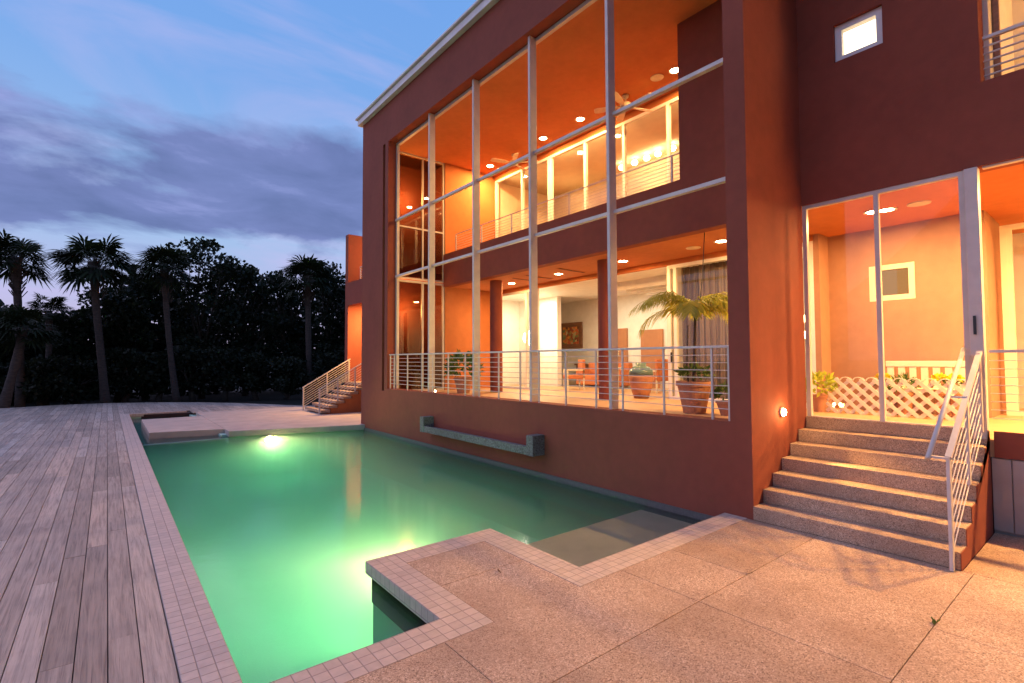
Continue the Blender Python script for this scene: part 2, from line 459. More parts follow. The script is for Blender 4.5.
PY = 3.46     # near pool edge
def coping():
    m = MB(); m.box(.40, .70, -3.0, 24.40, -.12, 0)
    m.box(.70, 2.55, 24.20, 24.40, -.12, 0)
    tag(m.build('pool_coping', M['tile0'], bevel=.006), 'pink tiled coping along the deck side of the pool', 'coping', kind='structure')
    m = MB()
    m.box(.70, 2.35, PY - .30, PY, -.12, 0)                 # near edge
    m.box(2.05, 2.35, PY, 4.91, -.12, 0)                    # peninsula left
    m.box(2.35, 3.60, 4.61, 4.91, -.12, 0)                  # peninsula far
    m.box(3.30, 3.60, PY - .30, 4.61, -.12, 0)              # peninsula right
    m.box(3.60, 6.33, PY - .30, PY, -.12, 0)
    tag(m.build('pool_coping', M['tile5'], bevel=.005), 'pink tiled coping around the patio and its square peninsula', 'coping', kind='structure')
coping()
def patio():
    m = MB(); g = .003
    def slab(x0, x1, y0, y1): m.box(x0 + g, x1 - g, y0 + g, y1 - g, -.15, -.003)
    Z = PY - .30
    slab(.70, 1.91, 2.35, Z)
    m.prism([(1.91 + g, 2.35 + g), (3.86 - g, 2.35 + g), (3.86 - g, Z - g), (3.296, Z - g), (3.296, 3.95 - g), (2.354, 3.95 - g), (2.354, Z - g), (1.91 + g, Z - g)], -.15, -.003)
    slab(2.351, 3.299, 3.95, 4.609)
    slab(3.86, 4.68, 2.35, Z); slab(4.68, 6.325, 2.35, Z)
    for a, b in ((.70, 1.91), (1.91, 3.86), (3.86, 6.325)): slab(a, b, 1.03, 2.35)
    for a, b in ((.70, 1.91), (1.91, 3.4), (3.4, 4.83), (4.83, 6.325), (6.325, 8.0)): slab(a, b, -.9, 1.03 if a < 6 else 1.11)
    for a, b in ((.70, 1.91), (1.91, 3.4), (3.4, 4.83), (4.83, 6.6), (6.6, 8.0)): slab(a, b, -4, -.9)
    tag(m.build('patio', M['agg'], bevel=.003), 'exposed aggregate patio slabs beside the pool and house steps', 'patio', kind='structure')
    m = MB(); m.box(.70, 6.32, -4, PY - .32, -.4, -.012); m.box(6.32, 8.0, -4, 1.1, -.4, -.012); m.box(2.1, 3.55, PY - .32, 4.86, -.4, -.012)
    tag(m.build('patio_bed', M['dark']), 'dark joint bed between the patio slabs', 'patio', kind='structure')
patio()
FARL, FARR = (2.75, 16.35), (6.33, 15.25)
def pool():
    m = MB(); zf = -1.35
    m.box(.60, 6.60, 3.0, 24.6, zf - .15, zf)
    m.box(.50, .66, 3.0, 24.4, zf, -.121)
    m.box(.66, 6.33, 3.2, PY - .05, zf, -.121)                   # near wall
    m.box(2.11, 3.55, PY - .05, 4.85, zf, -.121)                 # under the peninsula
    m.box(.66, 2.11, PY - .05, 4.0, zf, -.34); m.box(.66, 2.11, 4.0, 4.35, zf, -.62)                   # underwater bench
    m.box(6.332, 6.60, 3.2, 15.25, zf, -.4)
    m.prism([(2.80, 16.44), (6.36, 15.34), (6.36, 15.6), (2.80, 16.7)], zf, -.161)
    m.box(.66, 2.84, 16.42, 16.6, zf, -.20)                      # sunken spill wall
    m.box(2.60, 2.80, 16.6, 24.4, zf, -.121)
    m.box(.66, 2.6, 24.22, 24.4, zf, -.121)
    tag(m.build('pool', M['plaster']), 'pale plaster basin of the swimming pool', 'pool', kind='structure')
    ms = MB(); ms.box(3.552, 6.33, PY - .049, 4.78, zf, -.255)
    tag(ms.build('pool_shelf', M['shelf'], bevel=.01), 'shallow tan shelf in the pool corner by the house wall', 'pool', kind='structure')
    mt = MB(); mt.box(6.305, 6.3295, PY - .28, 15.27, -.55, -.085)
    tag(mt.build('waterline_tiles', M['mosaic']), 'narrow dark mosaic band where the red wall meets the water', 'tiles', kind='structure')
pool()
def waterbody():
    z1, z0 = -.17, -1.45
    pts = [(.55, PY - .12), (6.40, PY - .12), (6.40, 15.30), (2.78, 16.5), (2.70, 24.3), (.55, 24.3)]
    m = MB().prism(pts, z0, z1)
    tag(m.build('water', M['water']), 'still green lit water filling the pool', 'water', kind='structure')
waterbody()
def platform():
    m = MB()
    m.prism([FARL, FARR, (8.0, 15.25), (8.0, 23.2), (2.75, 23.2)], -.16, .004)
    o = m.build('platform', M['concrete'], bevel=.012)
    tag(o, 'pinkish concrete terrace at the far end of the pool', 'terrace', kind='structure')
    m = MB(); m.prism([(.96, 17.5), (2.745, 17.0), (2.745, 21.6), (.96, 21.6)], -.5, .004)
    tag(m.build('platform', M['concrete'], bevel=.012), 'low square concrete island in the far corner of the pool', 'terrace', kind='structure')
platform()

# ------------------------------------------------------------------ house
H = thing('house', 'large terracotta red modern house with a double height open loggia above the pool', 'house', (6.33, 3.1, 0))
ZC, ZL, XF, YE, XB, FZ = 8.40, 4.36, 8.37, 13.92, 10.45, 1.06
def part(m, name, mat, parent=None, **kw): return m.build(name, M[mat], parent or H, **kw)

# front wall around the opening (opening Y 3.42..13.66, Z 1.19..8.46)
m = MB()
m.box(6.33, 6.63, 3.36, 13.66, -1.6, 1.19)                        # below the opening
m.box(6.33, 6.63, 13.66, 13.86, -1.6, 9.62)
m.box(6.33, 6.63, 13.86, 14.02, -1.6, 1.12); m.box(6.33, 6.63, 13.86, 14.02, 8.46, 9.62); m.box(6.45, 6.63, 13.86, 14.02, 1.12, 8.46)
m.box(6.33, 6.63, 14.02, 15.56, -1.6, 9.62)
m.box(6.33, 6.63, 3.08, 13.66, 8.46, 9.62)                        # header
part(m, 'facade_wall', 'stucco')
m = MB(); m.box(6.33, 8.0, 3.08, 3.36, -.4, 8.46); m.box(6.63, 8.0, 3.08, 3.36, 8.46, 9.62)
part(m, 'return_wall', 'stucco')
m = MB(); m.box(6.63, 16, 15.26, 15.56, -.4, 9.62); part(m, 'end_wall', 'stucco')
# setback wall over the porch with the small window and the balcony opening
m = MB(); SX0, SX1 = 8.0, 8.30
m.box(SX0, SX1, 2.60, 3.08, 4.27, 9.62)
m.box(SX0, SX1, 2.02, 2.60, 4.27, 6.22); m.box(SX0, SX1, 2.02, 2.60, 6.76, 9.62)
m.box(SX0, SX1, 1.08, 2.02, 4.27, 9.62)
m.box(SX0, SX1, -4, 1.08, 4.27, 5.27); m.box(SX0, SX1, -4, 1.08, 7.6, 9.62)
part(m, 'setback_wall', 'stucco')
# inner fascia of the upper balcony, and the wall piece beside it
m = MB(); m.box(XF, XF + .25, 5.34, YE, ZL, 5.40); m.box(XF, XF + .25, 3.36, 5.34, ZL, ZC)
part(m, 'balcony_fascia', 'stucco')
m = MB(); m.box(8.005, 10.9, 3.09, 3.355, ZL + .02, ZC); part(m, 'inner_wall', 'stucco')
# floors and ceilings
m = MB(); m.box(6.63, 15.5, 3.42, 15.26, .86, FZ); m.box(8.0, 15.5, -4, 3.42, .86, FZ); m.box(6.63, 8.0, 3.3, 3.42, .9, FZ)
part(m, 'floor', 'floor')
m = MB(); m.box(XF + .25, 15.5, 3.42, YE + .25, ZL, 4.9); m.box(SX1, 15.5, -4, 3.42, ZL, 4.9)
part(m, 'lower_ceiling', 'orange')
m = MB(); m.box(6.63, 10.45, 3.42, YE + .25, ZC, 8.9)
part(m, 'upper_ceiling', 'orange')
m = MB(); m.box(10.46, 15.5, 3.42, YE + .25, 8.25, 8.9); part(m, 'upper_room_ceiling', 'cream')
m = MB(); m.box(6.6, 16, -4, 15.26, 9.2, 9.55); part(m, 'roof', 'roofmetal')
m = MB(); m.box(6.20, 6.66, 3.0, 15.70, 9.62, 9.80); m.box(6.66, 16, 15.24, 15.70, 9.62, 9.80)
m.box(6.14, 6.66, 3.0, 15.76, 9.815, 9.87); m.box(6.66, 16, 15.24, 15.76, 9.815, 9.87)
part(m, 'roof_edge', 'roofmetal', bevel=.01)
# sill plate and frame of the screen opening
m = MB(); m.box(6.58, 6.66, 3.36, 3.44, 1.19, 8.40); m.box(6.58, 6.66, 13.58, 13.66, 1.19, 8.40); m.box(6.58, 6.66, 3.36, 13.66, 8.38, 8.455)
part(m, 'screen_frame', 'alu')
for y in (5.44, 7.43, 9.40, 11.43):
    m = MB(); m.box(6.425, 6.60, y - .03, y + .03, 1.19, 8.455); part(m, 'mullion', 'alu', bevel=.006)
for z in (4.46, 6.12):
    m = MB()
    ys = [3.44, 5.41, 5.47, 7.40, 7.46, 9.37, 9.43, 11.40, 11.46, 13.58]
    for a, b in zip(ys[::2], ys[1::2]): m.box(6.52, 6.60, a, b, z - .03, z + .03)
    part(m, 'transom', 'alu', bevel=.005)
for (x, y) in ((9.0, 11.95), (9.2, 7.9)):
    m = MB().lathe([(.185, FZ), (.185, ZL)], (x, y, 0), 32); part(m, 'column', 'stucco', smooth=False)
    for p in H.children[-1].data.polygons:
        if len(p.vertices) == 4: p.use_smooth = True
# far end wall of the loggia: dark storefront glazing to the front, orange plaster behind
m = MB(); m.box(XF + .06, XB + .1, YE, YE + .2, FZ, ZL); m.box(XF + .06, XB + .1, YE, YE + .2, 4.9, ZC); m.box(6.63, 6.75, YE + .02, YE + .2, FZ, ZC)
part(m, 'loggia_end_wall', 'orange')
m = MB(); m.box(6.63, 8.6, 15.0, 15.2, FZ, ZC); m.box(8.5, 8.7, YE + .2, 15.2, FZ, ZC); m.box(6.63, 8.6, YE + .2, 15.0, 4.6, 4.8); part(m, 'end_room_wall', 'stucco')
def framed(name, axis, c, a0, a1, z0, z1, bars, w=.06, d=.08, glassmat='glass', frame='alu', hbars=(), handle=None):
    """window or door; axis 'X': plane x=c spanning y a0..a1; axis 'Y': plane y=c spanning x a0..a1"""
    def bx(m, u0, u1, v0, v1, dd):
        if axis == 'X': m.box(c - dd / 2, c + dd / 2, u0, u1, v0, v1)
        else: m.box(u0, u1, c - dd / 2, c + dd / 2, v0, v1)
    m = MB()
    bx(m, a0, a0 + w, z0, z1, d); bx(m, a1 - w, a1, z0, z1, d)
    bx(m, a0 + w, a1 - w, z0, z0 + w, d); bx(m, a0 + w, a1 - w, z1 - w, z1, d)
    for q in bars: bx(m, q - w / 2, q + w / 2, z0 + w, z1 - w, d * .9)
    for q in hbars: bx(m, a0 + w, a1 - w, q - w / 2, q + w / 2, d * .8)
    fr = m.build(name, M[frame], H)
    m = MB(); bx(m, a0 + w * .5, a1 - w * .5, z0 + w * .5, z1 - w * .5, .008)
    m.build('pane', M[glassmat], fr)
    if handle:
        m = MB()
        q, zz = handle
        if axis == 'X': m.box(c - d / 2 - .04, c - d / 2, q - .012, q + .012, zz - .12, zz + .12)
        else: m.box(q - .012, q + .012, c - d / 2 - .04, c - d / 2, zz - .12, zz + .12)
        m.build('handle', M['black'], fr)
    return fr
framed('sliding_door', 'Y', YE + .06, 6.76, XF + .04, FZ, 4.46, (7.64,), glassmat='darkglass', handle=(7.55, 2.1))
framed('window', 'Y', YE + .06, 6.76, XF + .04, 4.50, ZC, (7.64,), glassmat='darkglass', hbars=(6.1,), w=.045)
# upper back glazing
framed('glass_wall', 'X', XB, 3.42, 13.86, 4.90, 8.22, (12.42, 11.05, 11.15, 9.65, 8.28, 6.94, 5.6), w=.075, d=.10, frame='white')
m = MB(); m.box(XB - .05, XB + .05, 3.42, YE, 8.22, ZC); part(m, 'door_header', 'orange')
# lower back glazing: sliding door, open bay, dark doors to the right
framed('sliding_door', 'X', XB, 11.70, 13.72, FZ, 4.24, (12.24,), w=.08, d=.1, frame='wood' if False else 'white', handle=(12.0, 2.05))
framed('sliding_door', 'X', XB, 3.82, 7.02, FZ, 4.24, (6.82, 5.2), w=.08, d=.1, frame='white', glassmat='glass', handle=(6.92, 2.05))
m = MB(); m.box(XB - .05, XB + .05, 3.80, YE, 4.24, ZL); part(m, 'door_header', 'orange')
m = MB(); m.box(XB - .06, XB + .1, 13.72, YE, FZ, 4.24); part(m, 'door_jamb', 'orange')
# porch: back wall with small window, big post, glass doors, right-hand door
PB = 10.85
m = MB()
m.box(PB, PB + .2, 1.48, 2.39, FZ, ZL); m.box(PB, PB + .2, 3.06, 3.72, FZ, ZL)
m.box(PB, PB + .2, 2.39, 3.06, FZ, 3.04); m.box(PB, PB + .2, 2.39, 3.06, 3.68, ZL)
m.box(PB + .2, 12.2, 1.48, 1.68, FZ, ZL); m.box(XB - .05, PB + .2, 3.72, 3.82, FZ, ZL)
part(m, 'porch_wall', 'salmon')
m = MB(); m.box(PB + .10, PB + .12, 2.40, 3.05, 3.05, 3.67); m.build('porch_window_glow', emis('amber_glow', (1, .62, .20), 1.6), H)  # added emissive panel, its amber glow replaces light from the room behind
framed('window', 'X', PB + .05, 2.39, 3.06, 3.04, 3.68, (), w=.09, d=.09, frame='cream', glassmat='darkglass')
framed('sliding_door', 'X', 11.6, -3.5, 1.40, FZ, 4.2, (1.30, .2, -1.0), w=.08, d=.1, frame='cream')
framed('glass_wall', 'X', 8.05, 1.26, 3.078, FZ + .06, 4.268, (2.16,), w=.055, d=.07, frame='alu')
m = MB(); m.box(7.95, 8.09, 1.13, 1.255, FZ, 4.262); post = part(m, 'door_post', 'alu', bevel=.012)
m = MB(); m.box(7.925, 7.95, 1.19, 1.215, 2.28, 2.50); m.build('handle', M['black'], post)
m = MB(); m.box(8.03, 8.1, -4, 1.10, 4.245, 4.268); part(m, 'porch_head_trim', 'alu')
m = MB(); m.box(7.97, 8.0, -4, 1.08, .86, FZ + .10); part(m, 'porch_slab_edge', 'stucco')
m = MB()
y = 1.112
while y > -4:
    m.box(7.985, 8.02, y - .165, y - .004, .03, .85); y -= .17
m.box(8.02, 8.05, -4, 1.112, -.1, .86)
part(m, 'siding', 'siding', bevel=.004)
m = MB(); m.box(8.05, 8.2, -4, 3.1, -.3, .86); part(m, 'base_wall', 'dark')
# small bright window and right balcony of the setback wall
wn = framed('window', 'X', 8.10, 2.02, 2.60, 6.22, 6.76, (), w=.085, d=.08, frame='white')
m = MB(); m.box(8.32, 8.34, 1.95, 2.68, 6.15, 6.85); m.build('lit_room_glow', emis('lit_room_glow', (1, .80, .50), 3.2), wn)  # emissive panel stands in for the lit room behind the pane
framed('sliding_door', 'X', 8.58, -3.5, 1.025, 5.28, 7.6, (-.6,), w=.06, d=.08, frame='wood')
m = MB(); m.box(8.3, 8.5, -4, 1.08, 5.1, 5.27); m.box(8.3, 10.5, 1.03, 1.1, 5.2, 7.9); m.box(10.4, 10.5, -4, 1.1, 5.2, 7.9); m.box(8.3, 10.5, -4, 1.1, 7.75, 7.9)
part(m, 'bedroom_wall', 'cream')
m = MB(); m.box(15.5, 15.8, -4, 15.26, .8, 9.2); m.box(8.3, 15.8, -4.3, -4, .8, 9.2); part(m, 'back_wall', 'cream')
m = MB(); m.box(13.4, 13.6, -4, 3.6, FZ, ZL); part(m, 'porch_room_wall', 'cream')
# upper room
m = MB(); m.box(15, 15.2, 3.42, YE, 4.9, 8.25); m.box(XB, 15.2, YE, YE + .2, 4.9, 8.25); m.box(XB, 15.2, 3.42, 3.5, 4.9, 8.25)
part(m, 'upper_room_wall', 'cream')
m = MB(); m.box(13.2, 13.5, 5.4, 15, 7.2, 8.25); part(m, 'upper_room_beam', 'cream')
# living room
m = MB()
m.box(14.2, 14.4, 3.7, 15.26, FZ, ZL - .1); m.box(XB, 14.4, 15.0, 15.25, FZ, ZL - .1); m.box(12.4, 12.6, 12.88, 15, FZ, ZL - .1)
part(m, 'living_room_wall', 'white')
m = MB(); m.box(XB + .06, 14.2, 3.9, 15.0, ZL - .1, ZL - .005); part(m, 'living_room_ceiling', 'white')
m = MB(); m.box(14.12, 14.2, 9.75, 10.6, FZ, 3.0); m.box(14.12, 14.2, 11.2, 12.2, FZ, 3.1)
part(m, 'red_doorway', 'redwall')
m = MB()
for i in range(4): m.box(11.6 + i * .5, 11.7 + i * .5, 7.3, 9.6, 4.02, 4.26)
part(m, 'ceiling_beam', 'white')
m = MB(); m.box(XB + .2, 14.2, 7.05, 7.2, FZ, ZL - .1); part(m, 'partition_wall', 'cream')
m = MB()
for i in range(46):
    y = 4.55 + i * .05
    m.box(XB + .32 + .03 * math.sin(i * 1.9), XB + .36 + .03 * math.sin(i * 1.9), y, y + .052, FZ + .03, 4.2)
part(m, 'curtain', 'curtain')
m = MB(); m.box(12.2, 12.3, 3.8, 7.05, FZ, ZL - .1); part(m, 'side_room_wall', 'cream')

# far wing of the house
m = MB()
m.box(8.0, 10.0, 21.18, 21.50, -.1, 7.45)
m.box(8.0, 8.25, 15.56, 21.18, 4.36, 5.34)
m.box(8.25, 10.0, 15.56, 21.18, 4.5, 4.9)
m.box(8.0, 10.0, 15.56, 15.7, -.1, 7.45)
m.box(9.9, 10.1, 15.7, 21.18, -.1, 7.45)
part(m, 'wing_wall', 'stucco')
m = MB(); m.box(8.0, 9.9, 15.7, 21.18, 1.0, 1.12); part(m, 'wing_floor', 'floor')
m = MB(); m.box(8.0, 8.2, 15.7, 19.1, -.1, 1.0); part(m, 'wing_base_wall', 'stucco')

# ------------------------------------------------------------------ railings
def railing(name, label, p0, p1, h, posts, nbars, toph=.035, topw=.06, postw=.04, bar=.0062, low=.10, mat='alu', group='horizontal bar railings', round_top=False, extra_top=0):
    p0 = Vector(p0); p1 = Vector(p1)
    t = thing(name, label, 'railing', p0, group)
    up = Vector((0, 0, h))
    d = (p1 - p0)
    m = MB().bar(p0 + up - d.normalized() * extra_top, p1 + up, topw, toph); m.build('top_rail', M[mat], t, bevel=.004)
    for q in posts:
        c = p0 + d * q
        m = MB().box(c.x - postw / 2, c.x + postw / 2, c.y - postw / 2, c.y + postw / 2, c.z, c.z + h - toph / 2); m.build('post', M[mat], t)
    for i in range(nbars):
        z = Vector((0, 0, low + (h - low - .06) * (i + .5) / nbars))
        m = MB().tube([p0 + z, p1 + z], bar, 6); m.build('bar', M[mat], t)
    return t
L = []
for a, b in ((3.36, 5.44), (5.44, 7.43), (7.43, 9.40), (9.40, 11.43), (11.43, 13.62)):
    L += [a + .28, (a + b) / 2, b - .28]
y0, y1 = 3.37, 13.62
railing('railing', 'long white railing across the loggia opening just above the pool wall', (6.40, y0, 1.19), (6.40, y1, 1.19), .98,
        [(y - y0) / (y1 - y0) for y in L] + [.003, .997], 8, .032, .065, .026)
y0, y1 = 5.36, 13.3
railing('railing', 'thin railing on the upper inner balcony in front of the glass wall', (8.44, y0, 5.40), (8.44, y1, 5.40), .54,
        [(y - y0) / (y1 - y0) for y in (5.55, 8.33, 10.5, 11.9, 13.28)], 6, .02, .03, .03, .006, .04)
railing('railing', 'railing of the raised porch right of the big white post', (8.02, -3.0, 1.16), (8.02, 1.10, 1.16), .92, [.02, .25, .5, .75], 8, .035, .06, .03, .005)
railing('railing', 'railing across the balcony window in the top right corner', (8.10, -3.0, 5.30), (8.10, 1.06, 5.30), .52, [.25, .5, .75], 5, .04, .05, .03, .012, .02)
railing('railing', 'short lit railing on the far wing balcony above the outdoor stair', (8.3, 16.5, 5.34), (8.3, 20.6, 5.34), .62, [.01, .3, .6, .99], 5, .03, .05, .04, .012, .05)

# ------------------------------------------------------------------ near steps
S = thing('concrete_steps', 'wide exposed aggregate steps climbing from the patio to the porch doors', 'steps', (7.1, 2.1, 0))
for k in range(7):
    x0 = 6.31 + .275 * k; z = .167 * (k + 1)
    m = MB().box(x0, x0 + .34 if k < 6 else 8.0, 1.12, 3.076, z - .167 + .001, z)
    m.build('step', M['aggstep'], S, bevel=.008)
pts = [(6.316, -.01)]
for k in range(7):
    x0 = 6.316 + .275 * k; pts += [(x0, .167 * (k + 1) - .008), (x0 + .275, .167 * (k + 1) - .008)]
pts[-1] = (7.965, 1.16); pts += [(7.965, -.01)]
MB().prismY(pts, 1.114, 1.1185).build('side_wall', M['stucco'], S)
m = MB()
for k in range(6):
    m.box(6.31 + .275 * k + .30, 8.0, 1.13, 3.09, .167 * k + .002, .167 * (k + 1) - .01)
m.build('core', M['concrete'], S)
# step handrail
Rl = thing('railing', 'white handrail with flat posts down the right side of the near steps', 'railing', (6.27, 1.17, 0), 'horizontal bar railings')
def slope(x): return .0 + (x - 6.27) * .607
MB().box(6.225, 6.30, 1.155, 1.185, 0.0, 1.06).build('post', M['alu'], Rl, bevel=.004)
MB().box(7.10, 7.17, 1.155, 1.185, .668, 1.60).build('post', M['alu'], Rl, bevel=.004)
MB().box(7.86, 7.925, 1.155, 1.185, 1.15, 2.06).build('post', M['alu'], Rl, bevel=.004)
MB().bar((6.25, 1.17, 1.055), (7.93, 1.17, 2.075), .05, .03).build('flat_rail', M['alu'], Rl)
MB().tube([(6.18, 1.31, 1.04), (7.95, 1.31, 2.115)], .022, 10).build('handrail', M['alu'], Rl, smooth=True)
for x in (6.24, 7.12, 7.88):
    z = 1.04 + (x - 6.18) * .607
    MB().box(x - .025, x + .025, 1.16, 1.315, z - .035, z - .015).build('bracket', M['alu'], Rl)
for i in range(7):
    z = .14 + i * .122
    MB().tube([(6.29, 1.17, z + .02), (7.9, 1.17, z + .02 + 1.61 * .607)], .0055, 6).build('bar', M['alu'], Rl)
# far stair
S2 = thing('concrete_steps', 'small far flight of concrete steps rising towards the lit wing beyond the pool', 'steps', (7.2, 20.1, 0))
for k in range(7):
    x0 = 6.25 + .27 * k; z = .16 * (k + 1)
    MB().box(x0, x0 + .33, 19.12, 21.1, z - .10, z).build('step', M['aggstep'], S2, bevel=.008)
pts = [(6.50, 0.0)]
for k in range(7):
    x0 = 6.36 + .27 * k; pts += [(x0, .16 * (k + 1) - .102), (x0 + .27, .16 * (k + 1) - .102)]
pts += [(8.25, 0)]
MB().prismY(pts, 19.16, 21.06).build('side_wall', M['orange'], S2)
railing('railing', 'sloping railing on the near side of the far stair', (6.15, 19.15, 0.0), (8.2, 19.15, 1.20), .92, [.02, .35, .68, .97], 8, .04, .05, .045, .012)
railing('railing', 'sloping railing on the far side of the far stair against the dark trees', (6.15, 21.12, .0), (8.1, 21.12, 1.16), .92, [.02, .5, .97], 8, .04, .05, .045, .012)

# ------------------------------------------------------------------ fixtures
def downlight(label, loc, power, group, aimscale=1, size=.105, col=WARM):
    t = thing('downlight', label, 'ceiling light', loc, group)
    MB().lathe([(size, -.002), (size + .035, -.002), (size + .035, -.014), (size, -.010)], (0, 0, 0), 28).build('trim', M['fan'], t, local=True, smooth=False)
    MB().lathe([(size - .004, -.010), (.02, -.016)], (0, 0, 0), 24).build('lens', M['lens'], t, local=True)
    l = lamp('AREA', 'downlight_lamp', (0, 0, -.035), power, col, t, size * 1.7)
    return t
G1 = 'recessed lights in the upper loggia ceiling'; G2 = 'recessed lights in the lower loggia ceiling'; G3 = 'recessed lights in the porch ceiling'
UP, LP_, PP = 165, 84, 56
d0 = downlight('recessed light nearest the far end wall of the upper ceiling', (9.71, 13.2, ZC), UP, G1)
for (x, y), lb in (((9.68, 10.58), 'recessed light just right of the second tall mullion from the left in the upper ceiling'),
                   ((9.68, 9.12), 'recessed light left of the near ceiling fan in the upper ceiling'),
                   ((9.67, 6.24), 'recessed light beside the dark upper wall and round speaker')):
    dup(d0, (x, y, ZC), 0, lb, G1)
d1 = downlight('recessed light in the lower ceiling beside the left round column', (9.63, 12.0, ZL), LP_, G2)
dup(d1, (9.58, 7.67, ZL), 0, 'recessed light in the lower ceiling just right of the near mullion', G2)
dup(d1, (9.51, 5.16, ZL), 0, 'recessed light in the lower ceiling next to the pillar above the potted palm', G2)
dup(d1, (9.6, 9.9, ZL), 0, 'recessed light in the lower ceiling between the two round columns', G2)
d2 = downlight('larger of the paired porch lights left of the door mullion', (9.54, 2.60, ZL), PP, G3)
dup(d2, (9.58, 2.44, ZL), 0, 'smaller porch light just right of the door mullion', G3)
d3 = downlight('unseen porch ceiling light beyond the big white post', (9.3, .2, ZL), 350, G3)  # unseen porch lights, added and strengthened to warm the patio and steps
dup(d3, (9.3, -1.4, ZL), 0, 'second unseen porch ceiling light added beyond the big white post', G3)
dup(d3, (9.3, -3.0, ZL), 0, 'unseen porch ceiling light added farthest right over the raised porch', G3)
def speaker(label, loc):
    t = thing('ceiling_speaker', label, 'speaker', loc, 'round ceiling speakers')
    MB().lathe([(.135, -.001), (.15, -.004), (.145, -.016), (.13, -.014)], (0, 0, 0), 32).build('rim', M['fan'], t, local=True)
    MB().lathe([(.13, -.011), (.06, -.014), (.01, -.015)], (0, 0, 0), 32).build('grille', M['fan'], t, local=True)
    return t
s0 = speaker('round cream speaker flush in the upper ceiling beside a recessed light', (9.6, 6.66, ZC))
dup(s0, (9.6, 5.83, ZL), 0, 'round cream speaker in the lower ceiling above the potted palm')
dup(s0, (9.57, 2.03, ZL), 0, 'round cream speaker in the porch ceiling right of the door mullion')
def vent(label, loc):
    t = thing('linear_vent', label, 'vent', loc, 'slot vents in the lower ceiling')
    MB().box(-.5, .5, -.05, .05, -.012, -.002).build('frame', M['orange'], t, local=True)
    MB().box(-.47, .47, -.03, .03, -.016, -.0125).build('slot', M['dark'], t, local=True)
    return t
v0 = vent('slot vent in the lower ceiling nearest the left column', (9.5, 11.2, ZL))
dup(v0, (9.5, 10.6, ZL), 0, 'second slot vent in the lower ceiling from the left column')
dup(v0, (9.5, 9.3, ZL), 0, 'slot vent in the lower ceiling nearest the right column')
def fan(label, loc, rot):
    t = thing('ceiling_fan', label, 'ceiling fan', loc, 'ceiling fans', rot)
    MB().lathe([(.075, 0), (.07, -.06), (.03, -.08), (.02, -.09), (.02, -.2)], (0, 0, 0), 20).build('downrod', M['fan'], t, local=True, smooth=True)
    MB().lathe([(.03, -.19), (.12, -.21), (.14, -.26), (.13, -.32), (.06, -.36), (.01, -.37)], (0, 0, 0), 24).build('motor', M['fan'], t, local=True, smooth=True)
    for k in range(5):
        a = 2 * math.pi * k / 5; c, s_ = math.cos(a), math.sin(a)
        m = MB(); vs = []
        prof = [(.12, .03), (.22, .045), (.34, .07), (.66, .085), (.74, .07), (.76, .04)]
        top = [(r, w) for r, w in prof] + [(r, -w) for r, w in reversed(prof)]
        n = len(top)
        for z in (-.285, -.275):
            for r, w in top:
                zz = z + w * .25
                vs.append((r * c - w * s_, r * s_ + w * c, zz))
        fs = [tuple(range(n)), tuple(range(2 * n - 1, n - 1, -1))] + [(i, (i + 1) % n, n + (i + 1) % n, n + i) for i in range(n)]
        m._add(vs, fs); m.build('blade', M['fan'], t, local=True)
    return t
f0 = fan('five bladed cream ceiling fan deeper in the loggia by the far end', (9.74, 12.0, ZC), .35)
dup(f0, (9.66, 7.6, ZC), .9, 'five bladed cream ceiling fan near the right end behind the near mullion', 'ceiling fans')

# step light on the return wall
t = thing('step_light', 'small glowing round step light on the orange return wall beside the steps', 'wall light', (7.16, 3.08, 1.28))
MB().lathe([(.065, 3.078), (.065, 3.055), (.055, 3.048)], (7.16, 0, 1.28), 20, axis='Y').build('housing', M['alu'], t)
MB().lathe([(.052, 3.050), (.042, 3.025), (.01, 3.01)], (7.16, 0, 1.28), 20, axis='Y').build('lens', M['lens'], t)
lamp('POINT', 'step_light_lamp', (0, -.14, 0), 9, WARM, t, .04)
lamp('SPOT', 'step_light_beam', (0, -.10, .0), 190, WARM, t, .03, (-.02, -.85, -.62), R_(42), .8)
# light on the sill of the loggia
t = thing('sill_light', 'tiny glowing light low on the loggia sill behind the railing', 'light', (6.8, 11.75, 1.06))
MB().lathe([(.04, 1.06), (.04, 1.16)], (6.8, 11.75, 0), 14).build('housing', M['alu'], t)
MB().lathe([(.038, 1.16), (.03, 1.20), (.01, 1.21)], (6.8, 11.75, 0), 14).build('lens', M['lens'], t)
# pool lights
def poollight(label, loc, ax, power, col, aim, spot):
    t = thing('pool_light', label, 'pool light', loc, 'underwater pool lights')
    axis = 'X' if abs(ax[0]) else 'Y'; sg = ax[0] + ax[1]
    MB().lathe([(.15, 0), (.15, .03 * sg), (.12, .04 * sg)], (0, 0, 0), 24, axis=axis).build('housing', M['alu'], t, local=True)
    MB().lathe([(.12, .036 * sg), (.08, .05 * sg), (.01, .055 * sg)], (0, 0, 0), 24, axis=axis).build('lens', M['lens'], t, local=True)
    lamp('SPOT', 'pool_lamp', (ax[0] * .1, ax[1] * .1, 0), power, col, t, .08, aim, R_(spot), 1.0)
    return t
PC = (1, .82, .34)
poollight('underwater light under the far edge of the patio peninsula, glowing yellow', (2.62, 4.853, -.42), (0, 1), 1150, PC, (-.10, 1, .05), 135)
poollight('unseen underwater light added on the house side of the patio peninsula', (3.553, 4.70, -.40), (1, 0), 950, PC, (.55, 1, -.20), 140)  # added lamp on a hidden face to brighten the water beside the house
poollight('underwater light in the far pool wall under the terrace edge', (3.75, 16.05, -.30), (0, -1), 400, PC, (.15, -1, -.1), 150)

